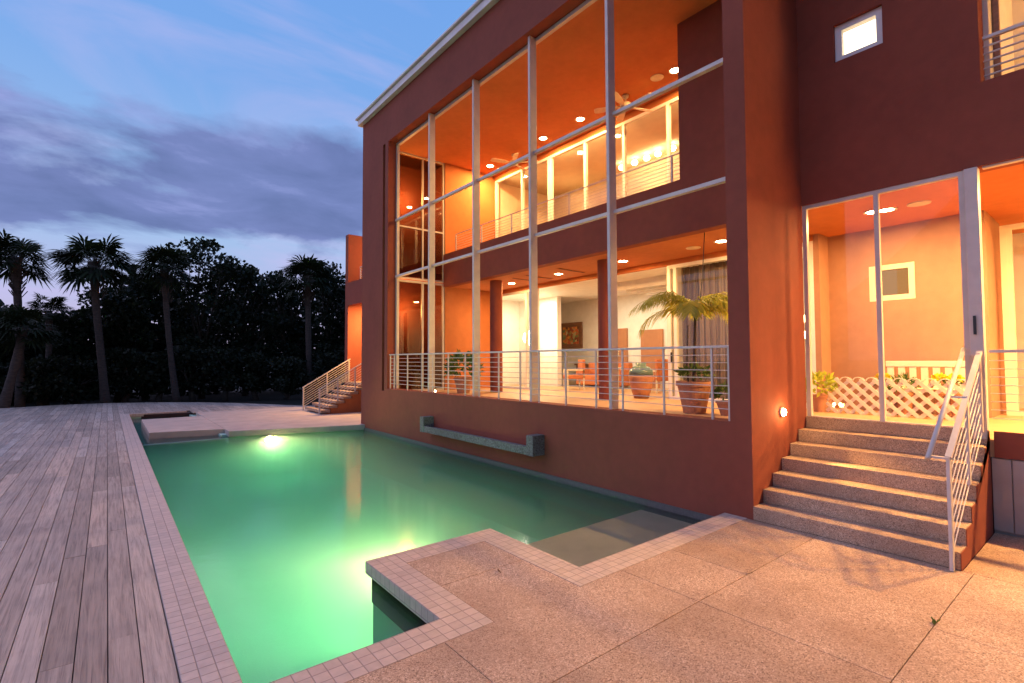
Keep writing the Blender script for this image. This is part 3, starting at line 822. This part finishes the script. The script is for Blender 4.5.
# water trough on the facade
t = thing('water_trough', 'long grey granite water spout trough fixed to the red wall above the pool', 'trough', (6.33, 9.0, .25))
MB().box(6.05, 6.08, 7.12, 10.98, .255, .405).build('front_lip', M['granite'], t, bevel=.004)
m = MB(); m.box(6.08, 6.327, 7.12, 10.98, .255, .36); m.build('basin', M['granite'], t)
MB().box(6.04, 6.327, 6.93, 7.118, .25, .62).build('end_block', M['granite'], t, bevel=.004)
MB().box(6.04, 6.327, 10.982, 11.16, .25, .62).build('end_block', M['granite'], t, bevel=.004)

# ------------------------------------------------------------------ plants in pots
def leafcard(m, c, d, n, L, W):
    d = Vector(d).normalized(); n = Vector(n); a = d.cross(n)
    a = a.normalized() if a.length > 1e-4 else d.orthogonal()
    c = Vector(c)
    m._add([c, c + d * L * .5 + a * W / 2, c + d * L, c + d * L * .5 - a * W / 2], [(0, 1, 2, 3)])
def rdir(rr, zlo=-1, zhi=1):
    z = rr.uniform(zlo, zhi); t = rr.uniform(0, 6.283); r = math.sqrt(max(0, 1 - z * z)); return Vector((r * math.cos(t), r * math.sin(t), z))
def bush(m, c, r, n, L, W, rr, squash=.8, zlo=-.4):
    for _ in range(n):
        d = rdir(rr, zlo); p = Vector(c) + Vector((d.x, d.y, d.z * squash)) * r * rr.uniform(.35, 1) ** .5
        leafcard(m, p, (d + rdir(rr) * .9), rdir(rr), L * rr.uniform(.6, 1.2), W)
def pot(t, c, r, h, mat='terrapot', kind='pot'):
    prof = [(r * .62, 0), (r * .93, h * .84), (r * 1.02, h * .85), (r * 1.02, h), (r * .92, h), (r * .88, h * .86)]
    MB().lathe([(a, c[2] + z) for a, z in prof], (c[0], c[1], 0), 30).build(kind, M[mat], t, bevel=0)
    MB().lathe([(r * .88, c[2] + h * .87), (.01, c[2] + h * .9)], (c[0], c[1], 0), 20).build('soil', M['soil'], t)
rr = random.Random(3)
# big potted palm
c = (8.05, 4.92, FZ)
t = thing('potted_palm', 'tall arching palm in a big terracotta pot behind the loggia railing', 'potted palm', c)
pot(t, c, .30, .56)
trunk = [(8.05, 4.92, FZ + .45), (8.09, 4.93, 1.9), (8.12, 4.93, 2.4), (8.10, 4.91, 2.75)]
MB().tube(trunk, [.035, .028, .024, .02], 8).build('trunk', M['bark'], t, smooth=True)
MB().tube([(8.02, 5.0, FZ + .45), (8.0, 5.02, 1.9), (8.02, 5.0, 2.6)], [.018, .014, .01], 8).build('trunk', M['bark'], t, smooth=True)
def frond(m, base, azim, el, L, droop, nl, ll, rr):
    p = Vector(base); h = Vector((math.cos(azim), math.sin(azim), 0)); ang = el; pts = [p.copy()]
    N = 12
    for i in range(N):
        p = p + (h * math.cos(ang) + Vector((0, 0, math.sin(ang)))) * (L / N); ang -= droop / N; pts.append(p.copy())
    m.tube(pts, [.008 * (1 - .7 * i / N) for i in range(N + 1)], 4)
    for i in range(nl):
        q = .12 + .86 * i / nl; k = min(int(q * N), N - 1); f = q * N - k
        b = pts[k].lerp(pts[k + 1], f); d = (pts[k + 1] - pts[k]).normalized(); side = d.cross(Vector((0, 0, 1))).normalized()
        l = ll * math.sin(math.pi * (.15 + .8 * q)) ** .7
        for s_ in (-1, 1):
            dd = (d * .75 + side * s_ * .75 + Vector((0, 0, -.10 - .30 * rr.random()))).normalized()
            nn = dd.cross(side).normalized()
            e1 = b + dd * l * .55; e2 = b + dd * l + Vector((0, 0, -.30 * l))
            w = nn.cross(dd).normalized() * .013
            m._add([b - w * .4, b + w * .4, e1 + w, e1 - w], [(0, 1, 2, 3)]); m._add([e1 - w, e1 + w, e2], [(0, 1, 2)])
for k, (az, el, L_, dr) in enumerate([(2.35, 1.0, 1.35, 2.0), (2.75, 1.15, 1.15, 2.0), (2.05, .65, 1.2, 2.0), (-.75, 1.0, 1.35, 2.2), (-.4, .75, 1.2, 1.9), (-1.15, .8, 1.1, 2.0), (1.1, 1.2, 1.1, 2.2), (.4, 1.0, 1.0, 1.9), (3.6, 1.0, 1.0, 2.2), (4.6, 1.1, .9, 2.0), (2.55, 1.3, 1.3, 2.5), (-.95, 1.3, 1.2, 2.4), (1.9, 1.3, 1.2, 2.3), (-.2, 1.35, 1.1, 2.2)]):
    m = MB(); frond(m, trunk[-1], az, el, L_, dr, 38, .42, rr); m.build('frond', M['potleaf'], t, recalc=False)
m = MB(); bush(m, (8.05, 4.92, FZ + .66), .28, 130, .14, .05, rr, .5, 0); m.build('underplanting', M['potgreen'], t, recalc=False)
# hanging cord
pts = [Vector((8.62, 5.0, ZL)), Vector((8.60, 5.02, 3.9)), Vector((8.5, 5.0, 3.4)), Vector((8.36, 4.98, 2.95)), Vector((8.2, 4.95, 2.7)), Vector((8.13, 4.93, 2.55))]
tag(MB().tube(pts, .008, 6).build('hanging_cord', M['black'], smooth=True), 'thin dark cord curving from the lower ceiling down to the potted palm', 'cord')
# glazed urn
t = thing('urn', 'tall two tone glazed urn on the floor near the open doorway', 'urn', (10.2, 7.66, FZ))
MB().lathe([(.17, FZ), (.24, FZ + .2), (.30, FZ + .5), (.30, FZ + .56)], (10.2, 7.66, 0), 30).build('body', M['terrapot'], t, smooth=True)
MB().lathe([(.30, FZ + .561), (.28, FZ + .68), (.20, FZ + .76), (.12, FZ + .79), (.13, FZ + .87), (.10, FZ + .87), (.09, FZ + .80)], (10.2, 7.66, 0), 30).build('glazed_shoulder', simple('teal_glaze', (.10, .17, .16), .15), t, smooth=True)
def potplant(label, c, r, h, fr, fmat, n, L_, W_, sq=.9, mat='terrapot', group='potted plants'):
    t = thing('potted_plant', label, 'potted plant', c, group)
    pot(t, c, r, h, mat)
    m = MB(); bush(m, (c[0], c[1], c[2] + h + fr * .5), fr, n, L_, W_, rr, sq, -.3); m.build('foliage', M[fmat], t, recalc=False)
potplant('leafy green plant in a dark pot behind the railing at the left of the loggia', (8.0, 12.2, FZ), .28, .45, .48, 'potgreen', 420, .2, .07)
potplant('small low pot plant at the right edge of the loggia beside the pillar', (8.15, 4.35, FZ), .2, .24, .2, 'potgreen', 130, .12, .05)
potplant('lime leaved plant in a pale pot at the left end of the lattice', (9.95, 3.62, FZ), .14, .30, .26, 'limeleaf', 200, .13, .06, .9, 'terrapot')
potplant('dark reddish plant standing behind the lattice before the white bench', (10.25, 2.45, FZ), .14, .40, .17, 'potgreen', 160, .10, .03, 1.0)
for (y, lb) in ((2.72, 'yellow flowers behind the lattice left of the dark plant'), (1.98, 'round yellow flower cluster behind the lattice left of the last one'), (1.80, 'yellow flower cluster behind the right end of the lattice')):
    t = thing('flower_pot', lb, 'flowers', (10.2, y, FZ), 'yellow flowers behind the lattice')
    pot(t, (10.2, y, FZ), .08, .45)
    m = MB(); bush(m, (10.2, y, FZ + .62), .075, 80, .06, .05, rr, .8, -.3); m.build('blossom', M['yellow'], t, recalc=False)
    m = MB(); bush(m, (10.2, y, FZ + .52), .10, 50, .08, .03, rr, .7, -.3); m.build('leaves', M['potgreen'], t, recalc=False)
# lattice
def lattice():
    t = thing('lattice_fence', 'low cream diagonal lattice screen inside the glass porch doors', 'lattice', (9.95, 2.65, FZ))
    m = MB(); y0, y1, z0, z1 = 1.62, 3.50, FZ + .002, FZ + .60
    P = .190; w = .056; c0 = -3
    for sgn, x in ((1, 9.945), (-1, 9.957)):
        k = -20
        for k in range(-20, 40):
            # line z - z0 = sgn*(y - yk)
            yk = y0 + k * P
            pts = []
            za, zb = z0, z1
            ya, yb = (yk, yk + (z1 - z0)) if sgn == 1 else (yk, yk - (z1 - z0))
            # clip in y
            def clip(ya, za, yb, zb):
                if ya > yb: ya, za, yb, zb = yb, zb, ya, za
                if yb <= y0 or ya >= y1: return None
                s_ = (zb - za) / (yb - ya)
                if ya < y0: za += s_ * (y0 - ya); ya = y0
                if yb > y1: zb += s_ * (y1 - yb); yb = y1
                return ya, za, yb, zb
            r = clip(ya, za, yb, zb)
            if r and abs(r[2] - r[0]) > .03: m.bar((x, r[0], r[1]), (x, r[2], r[3]), w, .010, (1, 0, 0))
    m.build('slats', M['cream'], t)
    m = MB()
    for k in range(int((y1 - y0) / P)):
        yc = y0 + .06 + k * P
        for j in range(6):
            a0 = math.pi * j / 6; a1 = math.pi * (j + 1) / 6
            m.bar((9.951, yc + .075 * math.cos(a0), z1 - .03 + .055 * math.sin(a0)), (9.951, yc + .075 * math.cos(a1), z1 - .03 + .055 * math.sin(a1)), .014, .028, (1, 0, 0))
    m.build('scalloped_top', M['cream'], t)
lattice()
# bench
t = thing('bench', 'white slatted bench back against the porch wall behind the lattice', 'bench', (10.6, 2.2, FZ))
MB().box(10.58, 10.64, 1.70, 2.78, FZ + .80, FZ + .90).build('top_rail', M['cream'], t, bevel=.01)
for i in range(7): MB().box(10.59, 10.63, 1.74 + i * .155, 1.83 + i * .155, FZ + .45, FZ + .80).build('back_slat', M['cream'], t)
MB().box(10.2, 10.6, 1.70, 2.78, FZ + .40, FZ + .45).build('seat', M['cream'], t)
for x in (10.22, 10.56):
    for y in (1.74, 2.72): MB().box(x, x + .06, y, y + .06, FZ, FZ + .40).build('leg', M['cream'], t)
# globe lamp behind the porch-side glass
t = thing('floor_lamp', 'tall floor lamp with two bright globes seen through the glass left of the porch', 'floor lamp', (11.3, 4.25, FZ))
MB().tube([(11.3, 4.25, FZ), (11.3, 4.25, 3.0)], .014, 8).build('stem', M['alu'], t)
MB().lathe([(.15, FZ), (.15, FZ + .03)], (11.3, 4.25, 0), 20).build('base', M['alu'], t)
for z in (2.50, 2.84):
    MB().lathe([(.005, z - .12), (.08, z - .09), (.12, z), (.08, z + .09), (.005, z + .12)], (11.3, 4.25, 0), 20).build('globe', M['lens_dim'], t, smooth=True)
lamp('POINT', 'globe_light', (.0, -.2, 1.7), 60, WARMW, t, .12)

# ------------------------------------------------------------------ living room furniture
t = thing('framed_painting', 'brown framed painting with orange and green dabs on the living room wall', 'painting', (14.19, 13.9, 2.45))
MB().box(14.13, 14.19, 13.33, 14.5, 2.45, 3.46).build('frame', M['wood'], t, bevel=.01)
def artmat():
    m, nt, out = newmat('abstract_canvas'); b = NB(nt)
    v = b.n('TexVoronoi'); v.inputs['Scale'].default_value = 9; b.l(b.pos(), v.inputs['Vector'])
    r = b.n('SeparateColor'); b.l(v.outputs['Color'], r.inputs[0])
    c = b.ramp(r.outputs[0], [(0, (.10, .05, .03)), (.3, (.55, .10, .04)), (.55, (.70, .30, .05)), (.8, (.12, .20, .08)), (1, (.75, .60, .3))])
    b.l(b.bsdf(c, .7).outputs[0], out.inputs[0]); return m
MB().box(14.115, 14.128, 13.50, 14.33, 2.62, 3.29).build('canvas', artmat(), t)
t = thing('sofa', 'low orange sofa with rounded cushions across the living room', 'sofa', (13.2, 11.6, FZ))
MB().box(12.9, 13.6, 10.6, 12.4, FZ + .08, FZ + .42).build('seat', M['sofa'], t, bevel=.05)
MB().box(13.45, 13.7, 10.6, 12.4, FZ + .42, FZ + .85).build('backrest', M['sofa'], t, bevel=.06)
for y in (10.52, 12.3): MB().box(12.9, 13.6, y, y + .18, FZ + .08, FZ + .62).build('armrest', M['sofa'], t, bevel=.04)
def chair(label, loc, rot):
    t = thing('armchair', label, 'chair', loc, 'living room chairs', rot)
    MB().box(-.3, .3, -.28, .28, .34, .46).build('seat', M['sofa'], t, local=True, bevel=.03)
    MB().box(-.3, -.2, -.28, .28, .46, .95).build('backrest', M['sofa'], t, local=True, bevel=.03)
    for x in (-.27, .25):
        for y in (-.26, .24): MB().box(x, x + .04, y, y + .04, 0, .62).build('leg', M['cream'], t, local=True)
    for y in (-.27, .25): MB().box(-.28, .28, y - .02, y + .03, .60, .64).build('armrest', M['cream'], t, local=True)
    return t
ch = chair('orange armchair with pale frame left of the small flower table', (11.6, 11.3, FZ), 2.6)
dup(ch, (12.3, 8.6, FZ), 1.2, 'orange armchair with pale frame standing behind the urn', 'living room chairs')
t = thing('side_table', 'slim legged pale side table carrying white flowers', 'table', (11.7, 9.9, FZ))
MB().lathe([(.32, FZ + .66), (.34, FZ + .70), (.32, FZ + .71)], (11.7, 9.9, 0), 28).build('tabletop', M['cream'], t)
for a in range(4):
    x = 11.7 + .24 * math.cos(a * 1.571 + .5); y = 9.9 + .24 * math.sin(a * 1.571 + .5)
    MB().tube([(x, y, FZ), (x, y, FZ + .66)], .018, 8).build('leg', M['cream'], t)
t = thing('flower_vase', 'glass vase holding a round bunch of white flowers on the side table', 'vase', (11.7, 9.9, FZ + .71))
MB().lathe([(.05, FZ + .711), (.07, FZ + .8), (.05, FZ + .95), (.07, FZ + .98)], (11.7, 9.9, 0), 18).build('vase', M['cream'], t, smooth=True)
m = MB(); bush(m, (11.7, 9.9, FZ + 1.12), .22, 260, .10, .08, rr, .7, -.4); m.build('bouquet', M['whitepetal'], t, recalc=False)
t = thing('console_table', 'dark wood console under the painting', 'console', (13.9, 12.6, FZ))
MB().box(13.78, 14.1, 11.9, 13.4, FZ + .74, FZ + .80).build('tabletop', M['wood'], t)
MB().box(13.82, 14.08, 11.96, 13.34, FZ + .08, FZ + .74).build('cabinet', M['wood'], t)
t = thing('tripod_lamp', 'slender floor lamp standing behind the left sliding glass door', 'floor lamp', (11.5, 13.4, FZ))
MB().tube([(11.5, 13.4, FZ), (11.5, 13.4, 2.55)], .012, 8).build('stem', M['black'], t)
MB().lathe([(.14, FZ), (.14, FZ + .02)], (11.5, 13.4, 0), 20).build('base', M['black'], t)
MB().lathe([(.005, 2.5), (.12, 2.6), (.19, 2.72), (.17, 2.9), (.05, 3.02), (.005, 3.03)], (11.5, 13.4, 0), 20).build('shade', M['lens_dim'], t, smooth=True)
lamp('POINT', 'tripod_light', (0, -.3, 1.9), 45, WARMW, t, .15)
# pendants in the upper room
t0 = thing('pendant_light', 'glowing pendant globe leftmost of the row in the upper room', 'pendant light', (12.6, 10.1, 8.25), 'row of pendant globes upstairs')
MB().tube([(0, 0, 0), (0, 0, -.1)], .008, 6).build('cord', M['alu'], t0, local=True)
MB().lathe([(.005, -.08), (.07, -.10), (.10, -.16), (.07, -.22), (.005, -.24)], (0, 0, 0), 18).build('globe', M['lens_dim'], t0, local=True, smooth=True)
for i, y in enumerate((9.6, 9.15, 8.75, 8.25)):
    dup(t0, (12.6, y, 8.25), 0, ['second', 'third', 'fourth', 'rightmost'][i] + ' glowing pendant globe of the row in the upper room', 'row of pendant globes upstairs')
lamp('POINT', 'upper_room_light', (12.6, 9.2, 7.2), 34, WARM, None, .3)
lamp('POINT', 'upper_room_light', (12.4, 12.4, 7.2), 22, WARM, None, .3)
lamp('POINT', 'bedroom_light', (9.0, -2.4, 6.9), 330, WARM, None, .2)
lamp('AREA', 'living_room_light', (11.5, 13.4, 4.2), 58, (1, .95, .66), None, .8)
lamp('AREA', 'living_room_light', (12.6, 10.6, 4.2), 44, (1, .93, .62), None, .8)
lamp('AREA', 'living_room_light', (13.2, 8.4, 4.0), 36, (1, .84, .56), None, .5)
lamp('POINT', 'end_room_fill', (7.4, 14.5, 7.2), 190, WARM, None, .2)  # added fill on both storeys to brighten the tinted glazing, no fixture
lamp('POINT', 'end_room_fill', (7.4, 14.5, 3.6), 150, WARM, None, .2)
lamp('POINT', 'side_room_light', (11.6, 5.0, 3.8), 7, WARM, None, .2)
lamp('POINT', 'porch_room_light', (12.6, -.2, 3.6), 40, WARM, None, .2)
# wing lights
w0 = downlight('recessed light under the far wing balcony above the stair landing', (9.0, 19.9, 4.5), 480, 'lights of the far wing')
t = thing('wall_light', 'lamp on the upper far wing wall lighting its end pier', 'wall light', (9.88, 19.6, 6.6), 'lights of the far wing')
MB().box(9.80, 9.895, 19.5, 19.7, 6.5, 6.7).build('lamp_shade', M['lens_dim'], t, bevel=.01)
lamp('POINT', 'wing_light', (-.3, 0, 0), 260, WARM, t, .1)

# ------------------------------------------------------------------ trees
def fan_leaf(m, base, d, L, R, rr):
    """one palmate leaf: petiole then a pleated fan of narrow blades that droop at the tips"""
    d = Vector(d).normalized(); base = Vector(base)
    side = d.cross(Vector((0, 0, 1)))
    side = side.normalized() if side.length > 1e-3 else Vector((1, 0, 0))
    nrm = side.cross(d).normalized()
    tip = base + d * L
    w = side * .012
    m._add([base - w, base + w, tip + w, tip - w], [(0, 1, 2, 3)])
    N = 22
    for k in range(N):
        a = (k / (N - 1) - .5) * 4.1
        q = d * math.cos(a) + side * math.sin(a) + nrm * (.10 * math.cos(k * 3.14))
        q = q + nrm * .12 * abs(math.sin(a))
        l = R * (1 - .22 * abs(a) / 2.05) * rr.uniform(.88, 1.08)
        c1 = tip + q.normalized() * l * .55
        c2 = tip + q.normalized() * l + Vector((0, 0, -.28 * l * rr.uniform(.5, 1.3)))
        pr = (d * -math.sin(a) + side * math.cos(a)) * (.055 * R)
        m._add([tip, c1 - pr, c1 + pr], [(0, 1, 2)])
        m._add([c1 - pr, c2, c1 + pr], [(0, 1, 2)])
def palm(label, foot, top, r0, n, crown, seed, boot=True):
    rr = random.Random(seed)
    t = thing('palm_tree', label, 'palm tree', foot, 'cabbage palms beyond the deck')
    f = Vector(foot); tp = Vector(top); N = 14; pts = []; rs = []
    for i in range(N + 1):
        q = i / N; p = f.lerp(tp, q); p.x += .10 * math.sin(q * 3 + seed); pts.append(p)
        rs.append(r0 * (1.25 - .35 * min(1, q * 3)) * (1 + .05 * rr.uniform(-1, 1)) if q < .8 else r0 * (.9 + (q - .8) * (2.6 if boot else .6)))
    MB().tube(pts, rs, 12).build('trunk', M['bark'], t, smooth=True)
    m = MB()
    if boot:
        for k in range(70):
            q = rr.uniform(.74, 1.0); p = f.lerp(tp, q); a = rr.uniform(0, 6.28)
            d = Vector((math.cos(a), math.sin(a), .9)); m.bar(p + Vector((math.cos(a), math.sin(a), 0)) * r0 * .85, p + d * r0 * 2.0, .05, .03)
        m.build('leaf_bases', M['bark'], t)
    m = MB(); end = pts[-1]
    for k in range(n):
        z = rr.uniform(-.72, .80); d = rdir(rr, z, z)
        L = crown * .50 * rr.uniform(.75, 1.1) * (1 - .15 * max(z, 0)); R = crown * .48 * rr.uniform(.85, 1.1)
        fan_leaf(m, end + Vector((0, 0, rr.uniform(-.25, .25))), d, L, R, rr)
    m.build('crown', M['palmleaf'], t, recalc=False)
GZ = -.42
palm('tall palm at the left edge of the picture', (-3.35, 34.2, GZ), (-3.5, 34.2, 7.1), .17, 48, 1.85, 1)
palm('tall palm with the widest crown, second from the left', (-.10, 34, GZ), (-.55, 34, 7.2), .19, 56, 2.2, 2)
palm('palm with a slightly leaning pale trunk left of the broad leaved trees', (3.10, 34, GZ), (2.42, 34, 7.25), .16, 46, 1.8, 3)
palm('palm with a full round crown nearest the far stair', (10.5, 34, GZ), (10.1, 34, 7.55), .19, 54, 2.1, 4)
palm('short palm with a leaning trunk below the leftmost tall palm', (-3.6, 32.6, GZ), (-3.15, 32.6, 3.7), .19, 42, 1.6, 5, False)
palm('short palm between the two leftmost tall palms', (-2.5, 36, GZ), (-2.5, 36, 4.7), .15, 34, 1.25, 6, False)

def tree(label, x, y, top, rad, seed, n=5200, name='broadleaf_tree', mat='leaf', lo=.5, leaf=.26, cat='tree', group='dark broad leaved trees beyond the deck', lean=0):
    rr = random.Random(seed)
    t = thing(name, label, cat, (x, y, GZ), group)
    limbs = []
    h0 = top * .22
    fork = Vector((x + rr.uniform(-.2, .2), y, GZ + h0))
    m = MB().tube([(x, y, GZ), (x + rr.uniform(-.1, .1), y, GZ + h0 * .5), fork], [.2, .16, .14], 8)
    clumps = []
    nb = 11
    for k in range(nb):
        a = 6.283 * k / nb + rr.uniform(-.3, .3); q = rr.uniform(.25, 1.0)
        zz = lo + (top - lo) * (.18 + .82 * ((k * 7) % nb + rr.random()) / nb)
        er = rad * (1 - .55 * max(0, (zz / top) - .45) / .55) * q
        e = Vector((x + math.cos(a) * er, y + math.sin(a) * er * .8, zz - rad * .18))
        mid = fork.lerp(e, .5) + Vector((rr.uniform(-.3, .3), rr.uniform(-.3, .3), .25))
        m.tube([fork, mid, e], [.08, .05, .02], 6)
        clumps.append((e, rad * rr.uniform(.28, .46)))
        for j in range(2):
            e2 = e + rdir(rr, -.2, .8) * rad * .42; m.tube([mid, e2], [.03, .012], 5); clumps.append((e2, rad * rr.uniform(.2, .34)))
    m.build('trunk', M['bark2'], t, smooth=True)
    m = MB()
    tot = sum(c[1] ** 2 for c in clumps)
    for e, r in clumps:
        for _ in range(int(n * r * r / tot)):
            d = rdir(rr); p = e + Vector((d.x, d.y, d.z * .8)) * r * (rr.random() ** .45)
            if p.z > GZ + top + .3: continue
            leafcard(m, p, d * .5 + rdir(rr), rdir(rr), leaf * rr.uniform(.7, 1.25), leaf * rr.uniform(.65, .9))
    m.build('crown', M[mat], t, recalc=False)
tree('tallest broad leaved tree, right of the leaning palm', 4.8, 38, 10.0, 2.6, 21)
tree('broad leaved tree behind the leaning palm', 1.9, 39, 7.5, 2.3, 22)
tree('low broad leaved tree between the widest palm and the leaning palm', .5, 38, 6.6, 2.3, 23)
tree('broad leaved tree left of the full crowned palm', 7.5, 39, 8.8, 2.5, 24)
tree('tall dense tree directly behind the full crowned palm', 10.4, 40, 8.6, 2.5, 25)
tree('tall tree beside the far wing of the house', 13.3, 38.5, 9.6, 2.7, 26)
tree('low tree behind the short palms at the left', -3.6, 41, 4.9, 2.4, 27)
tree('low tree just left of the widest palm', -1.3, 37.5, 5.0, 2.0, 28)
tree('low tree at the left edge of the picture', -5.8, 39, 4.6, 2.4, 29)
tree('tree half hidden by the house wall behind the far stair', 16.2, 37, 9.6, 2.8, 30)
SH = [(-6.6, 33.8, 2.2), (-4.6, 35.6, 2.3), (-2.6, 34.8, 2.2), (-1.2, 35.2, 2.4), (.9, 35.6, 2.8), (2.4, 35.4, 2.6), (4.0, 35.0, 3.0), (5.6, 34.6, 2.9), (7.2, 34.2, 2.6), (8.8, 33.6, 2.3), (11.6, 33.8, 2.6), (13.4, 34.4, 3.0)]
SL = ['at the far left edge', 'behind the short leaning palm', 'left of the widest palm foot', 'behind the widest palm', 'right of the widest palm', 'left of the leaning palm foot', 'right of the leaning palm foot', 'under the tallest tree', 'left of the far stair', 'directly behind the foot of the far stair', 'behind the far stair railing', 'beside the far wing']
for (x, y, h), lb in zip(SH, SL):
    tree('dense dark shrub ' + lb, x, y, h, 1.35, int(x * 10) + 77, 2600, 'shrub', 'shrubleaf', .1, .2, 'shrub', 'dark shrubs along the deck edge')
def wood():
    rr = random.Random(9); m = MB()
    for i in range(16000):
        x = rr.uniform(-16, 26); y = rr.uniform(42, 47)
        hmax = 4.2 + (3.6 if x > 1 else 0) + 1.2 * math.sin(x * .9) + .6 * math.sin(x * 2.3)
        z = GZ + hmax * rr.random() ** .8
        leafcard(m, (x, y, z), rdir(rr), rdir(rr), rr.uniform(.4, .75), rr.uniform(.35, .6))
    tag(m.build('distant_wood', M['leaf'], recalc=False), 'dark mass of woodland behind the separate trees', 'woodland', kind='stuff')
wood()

def fallen(label, x, y, rot, mat, L):
    m = MB(); c, s_ = math.cos(rot), math.sin(rot)
    prof = [(-.5, 0, .004), (-.2, .22, .012), (.2, .2, .016), (.5, 0, .022), (.2, -.2, .012), (-.2, -.22, .006)]
    m._add([(x + L * (u * c - v * s_), y + L * (u * s_ + v * c), z) for u, v, z in prof], [(0, 1, 2, 3), (0, 3, 4, 5)])
    m.tube([(x - L * .5 * c, y - L * .5 * s_, .005), (x - L * .8 * c, y - L * .8 * s_, .006)], .0025, 5)
    tag(m.build('fallen_leaf', M[mat], recalc=False), label, 'leaf', 'fallen leaves')
M['redleaf'] = leafmat('red_leaf', (.30, .03, .02), (.36, .05, .02), .2); M['dryleaf'] = leafmat('dry_leaf', (.12, .06, .03), (.16, .08, .04), .2)
fallen('fallen red leaf on the deck at the left edge', -.98, 6.0, .6, 'redleaf', .10)
fallen('brown fallen leaf on the patio peninsula', 2.93, 3.86, 1.4, 'dryleaf', .05)
fallen('small dark leaf on the patio below the near steps', 4.72, 2.36, 2.2, 'dryleaf', .05)
t = thing('weed', 'tiny green weed growing in a patio joint at the bottom right', 'weed', (4.92, 1.03, 0))
m = MB(); wr = random.Random(4)
for k in range(16):
    a = wr.uniform(0, 6.28); leafcard(m, (4.92 + wr.uniform(-.03, .03), 1.03, -.005), (math.cos(a) * .7, math.sin(a) * .7, 1), rdir(wr), wr.uniform(.03, .06), .014)
m.build('leaves', M['potgreen'], t, recalc=False)

# ------------------------------------------------------------------ render settings
scene.render.engine = 'CYCLES'
cy = scene.cycles
cy.use_denoising = True
try: cy.denoiser = 'OPENIMAGEDENOISE'
except Exception: pass
cy.max_bounces = 8; cy.diffuse_bounces = 4; cy.glossy_bounces = 4; cy.transmission_bounces = 4; cy.transparent_max_bounces = 16; cy.volume_bounces = 3
cy.sample_clamp_indirect = 8; cy.caustics_reflective = False; cy.caustics_refractive = False; cy.blur_glossy = .5
cy.use_light_tree = True
vs = scene.view_settings
scene.display_settings.display_device = 'sRGB'
vs.view_transform = 'Standard'; vs.look = 'None'; vs.exposure = .12; vs.gamma = 1; vs.use_curve_mapping = False
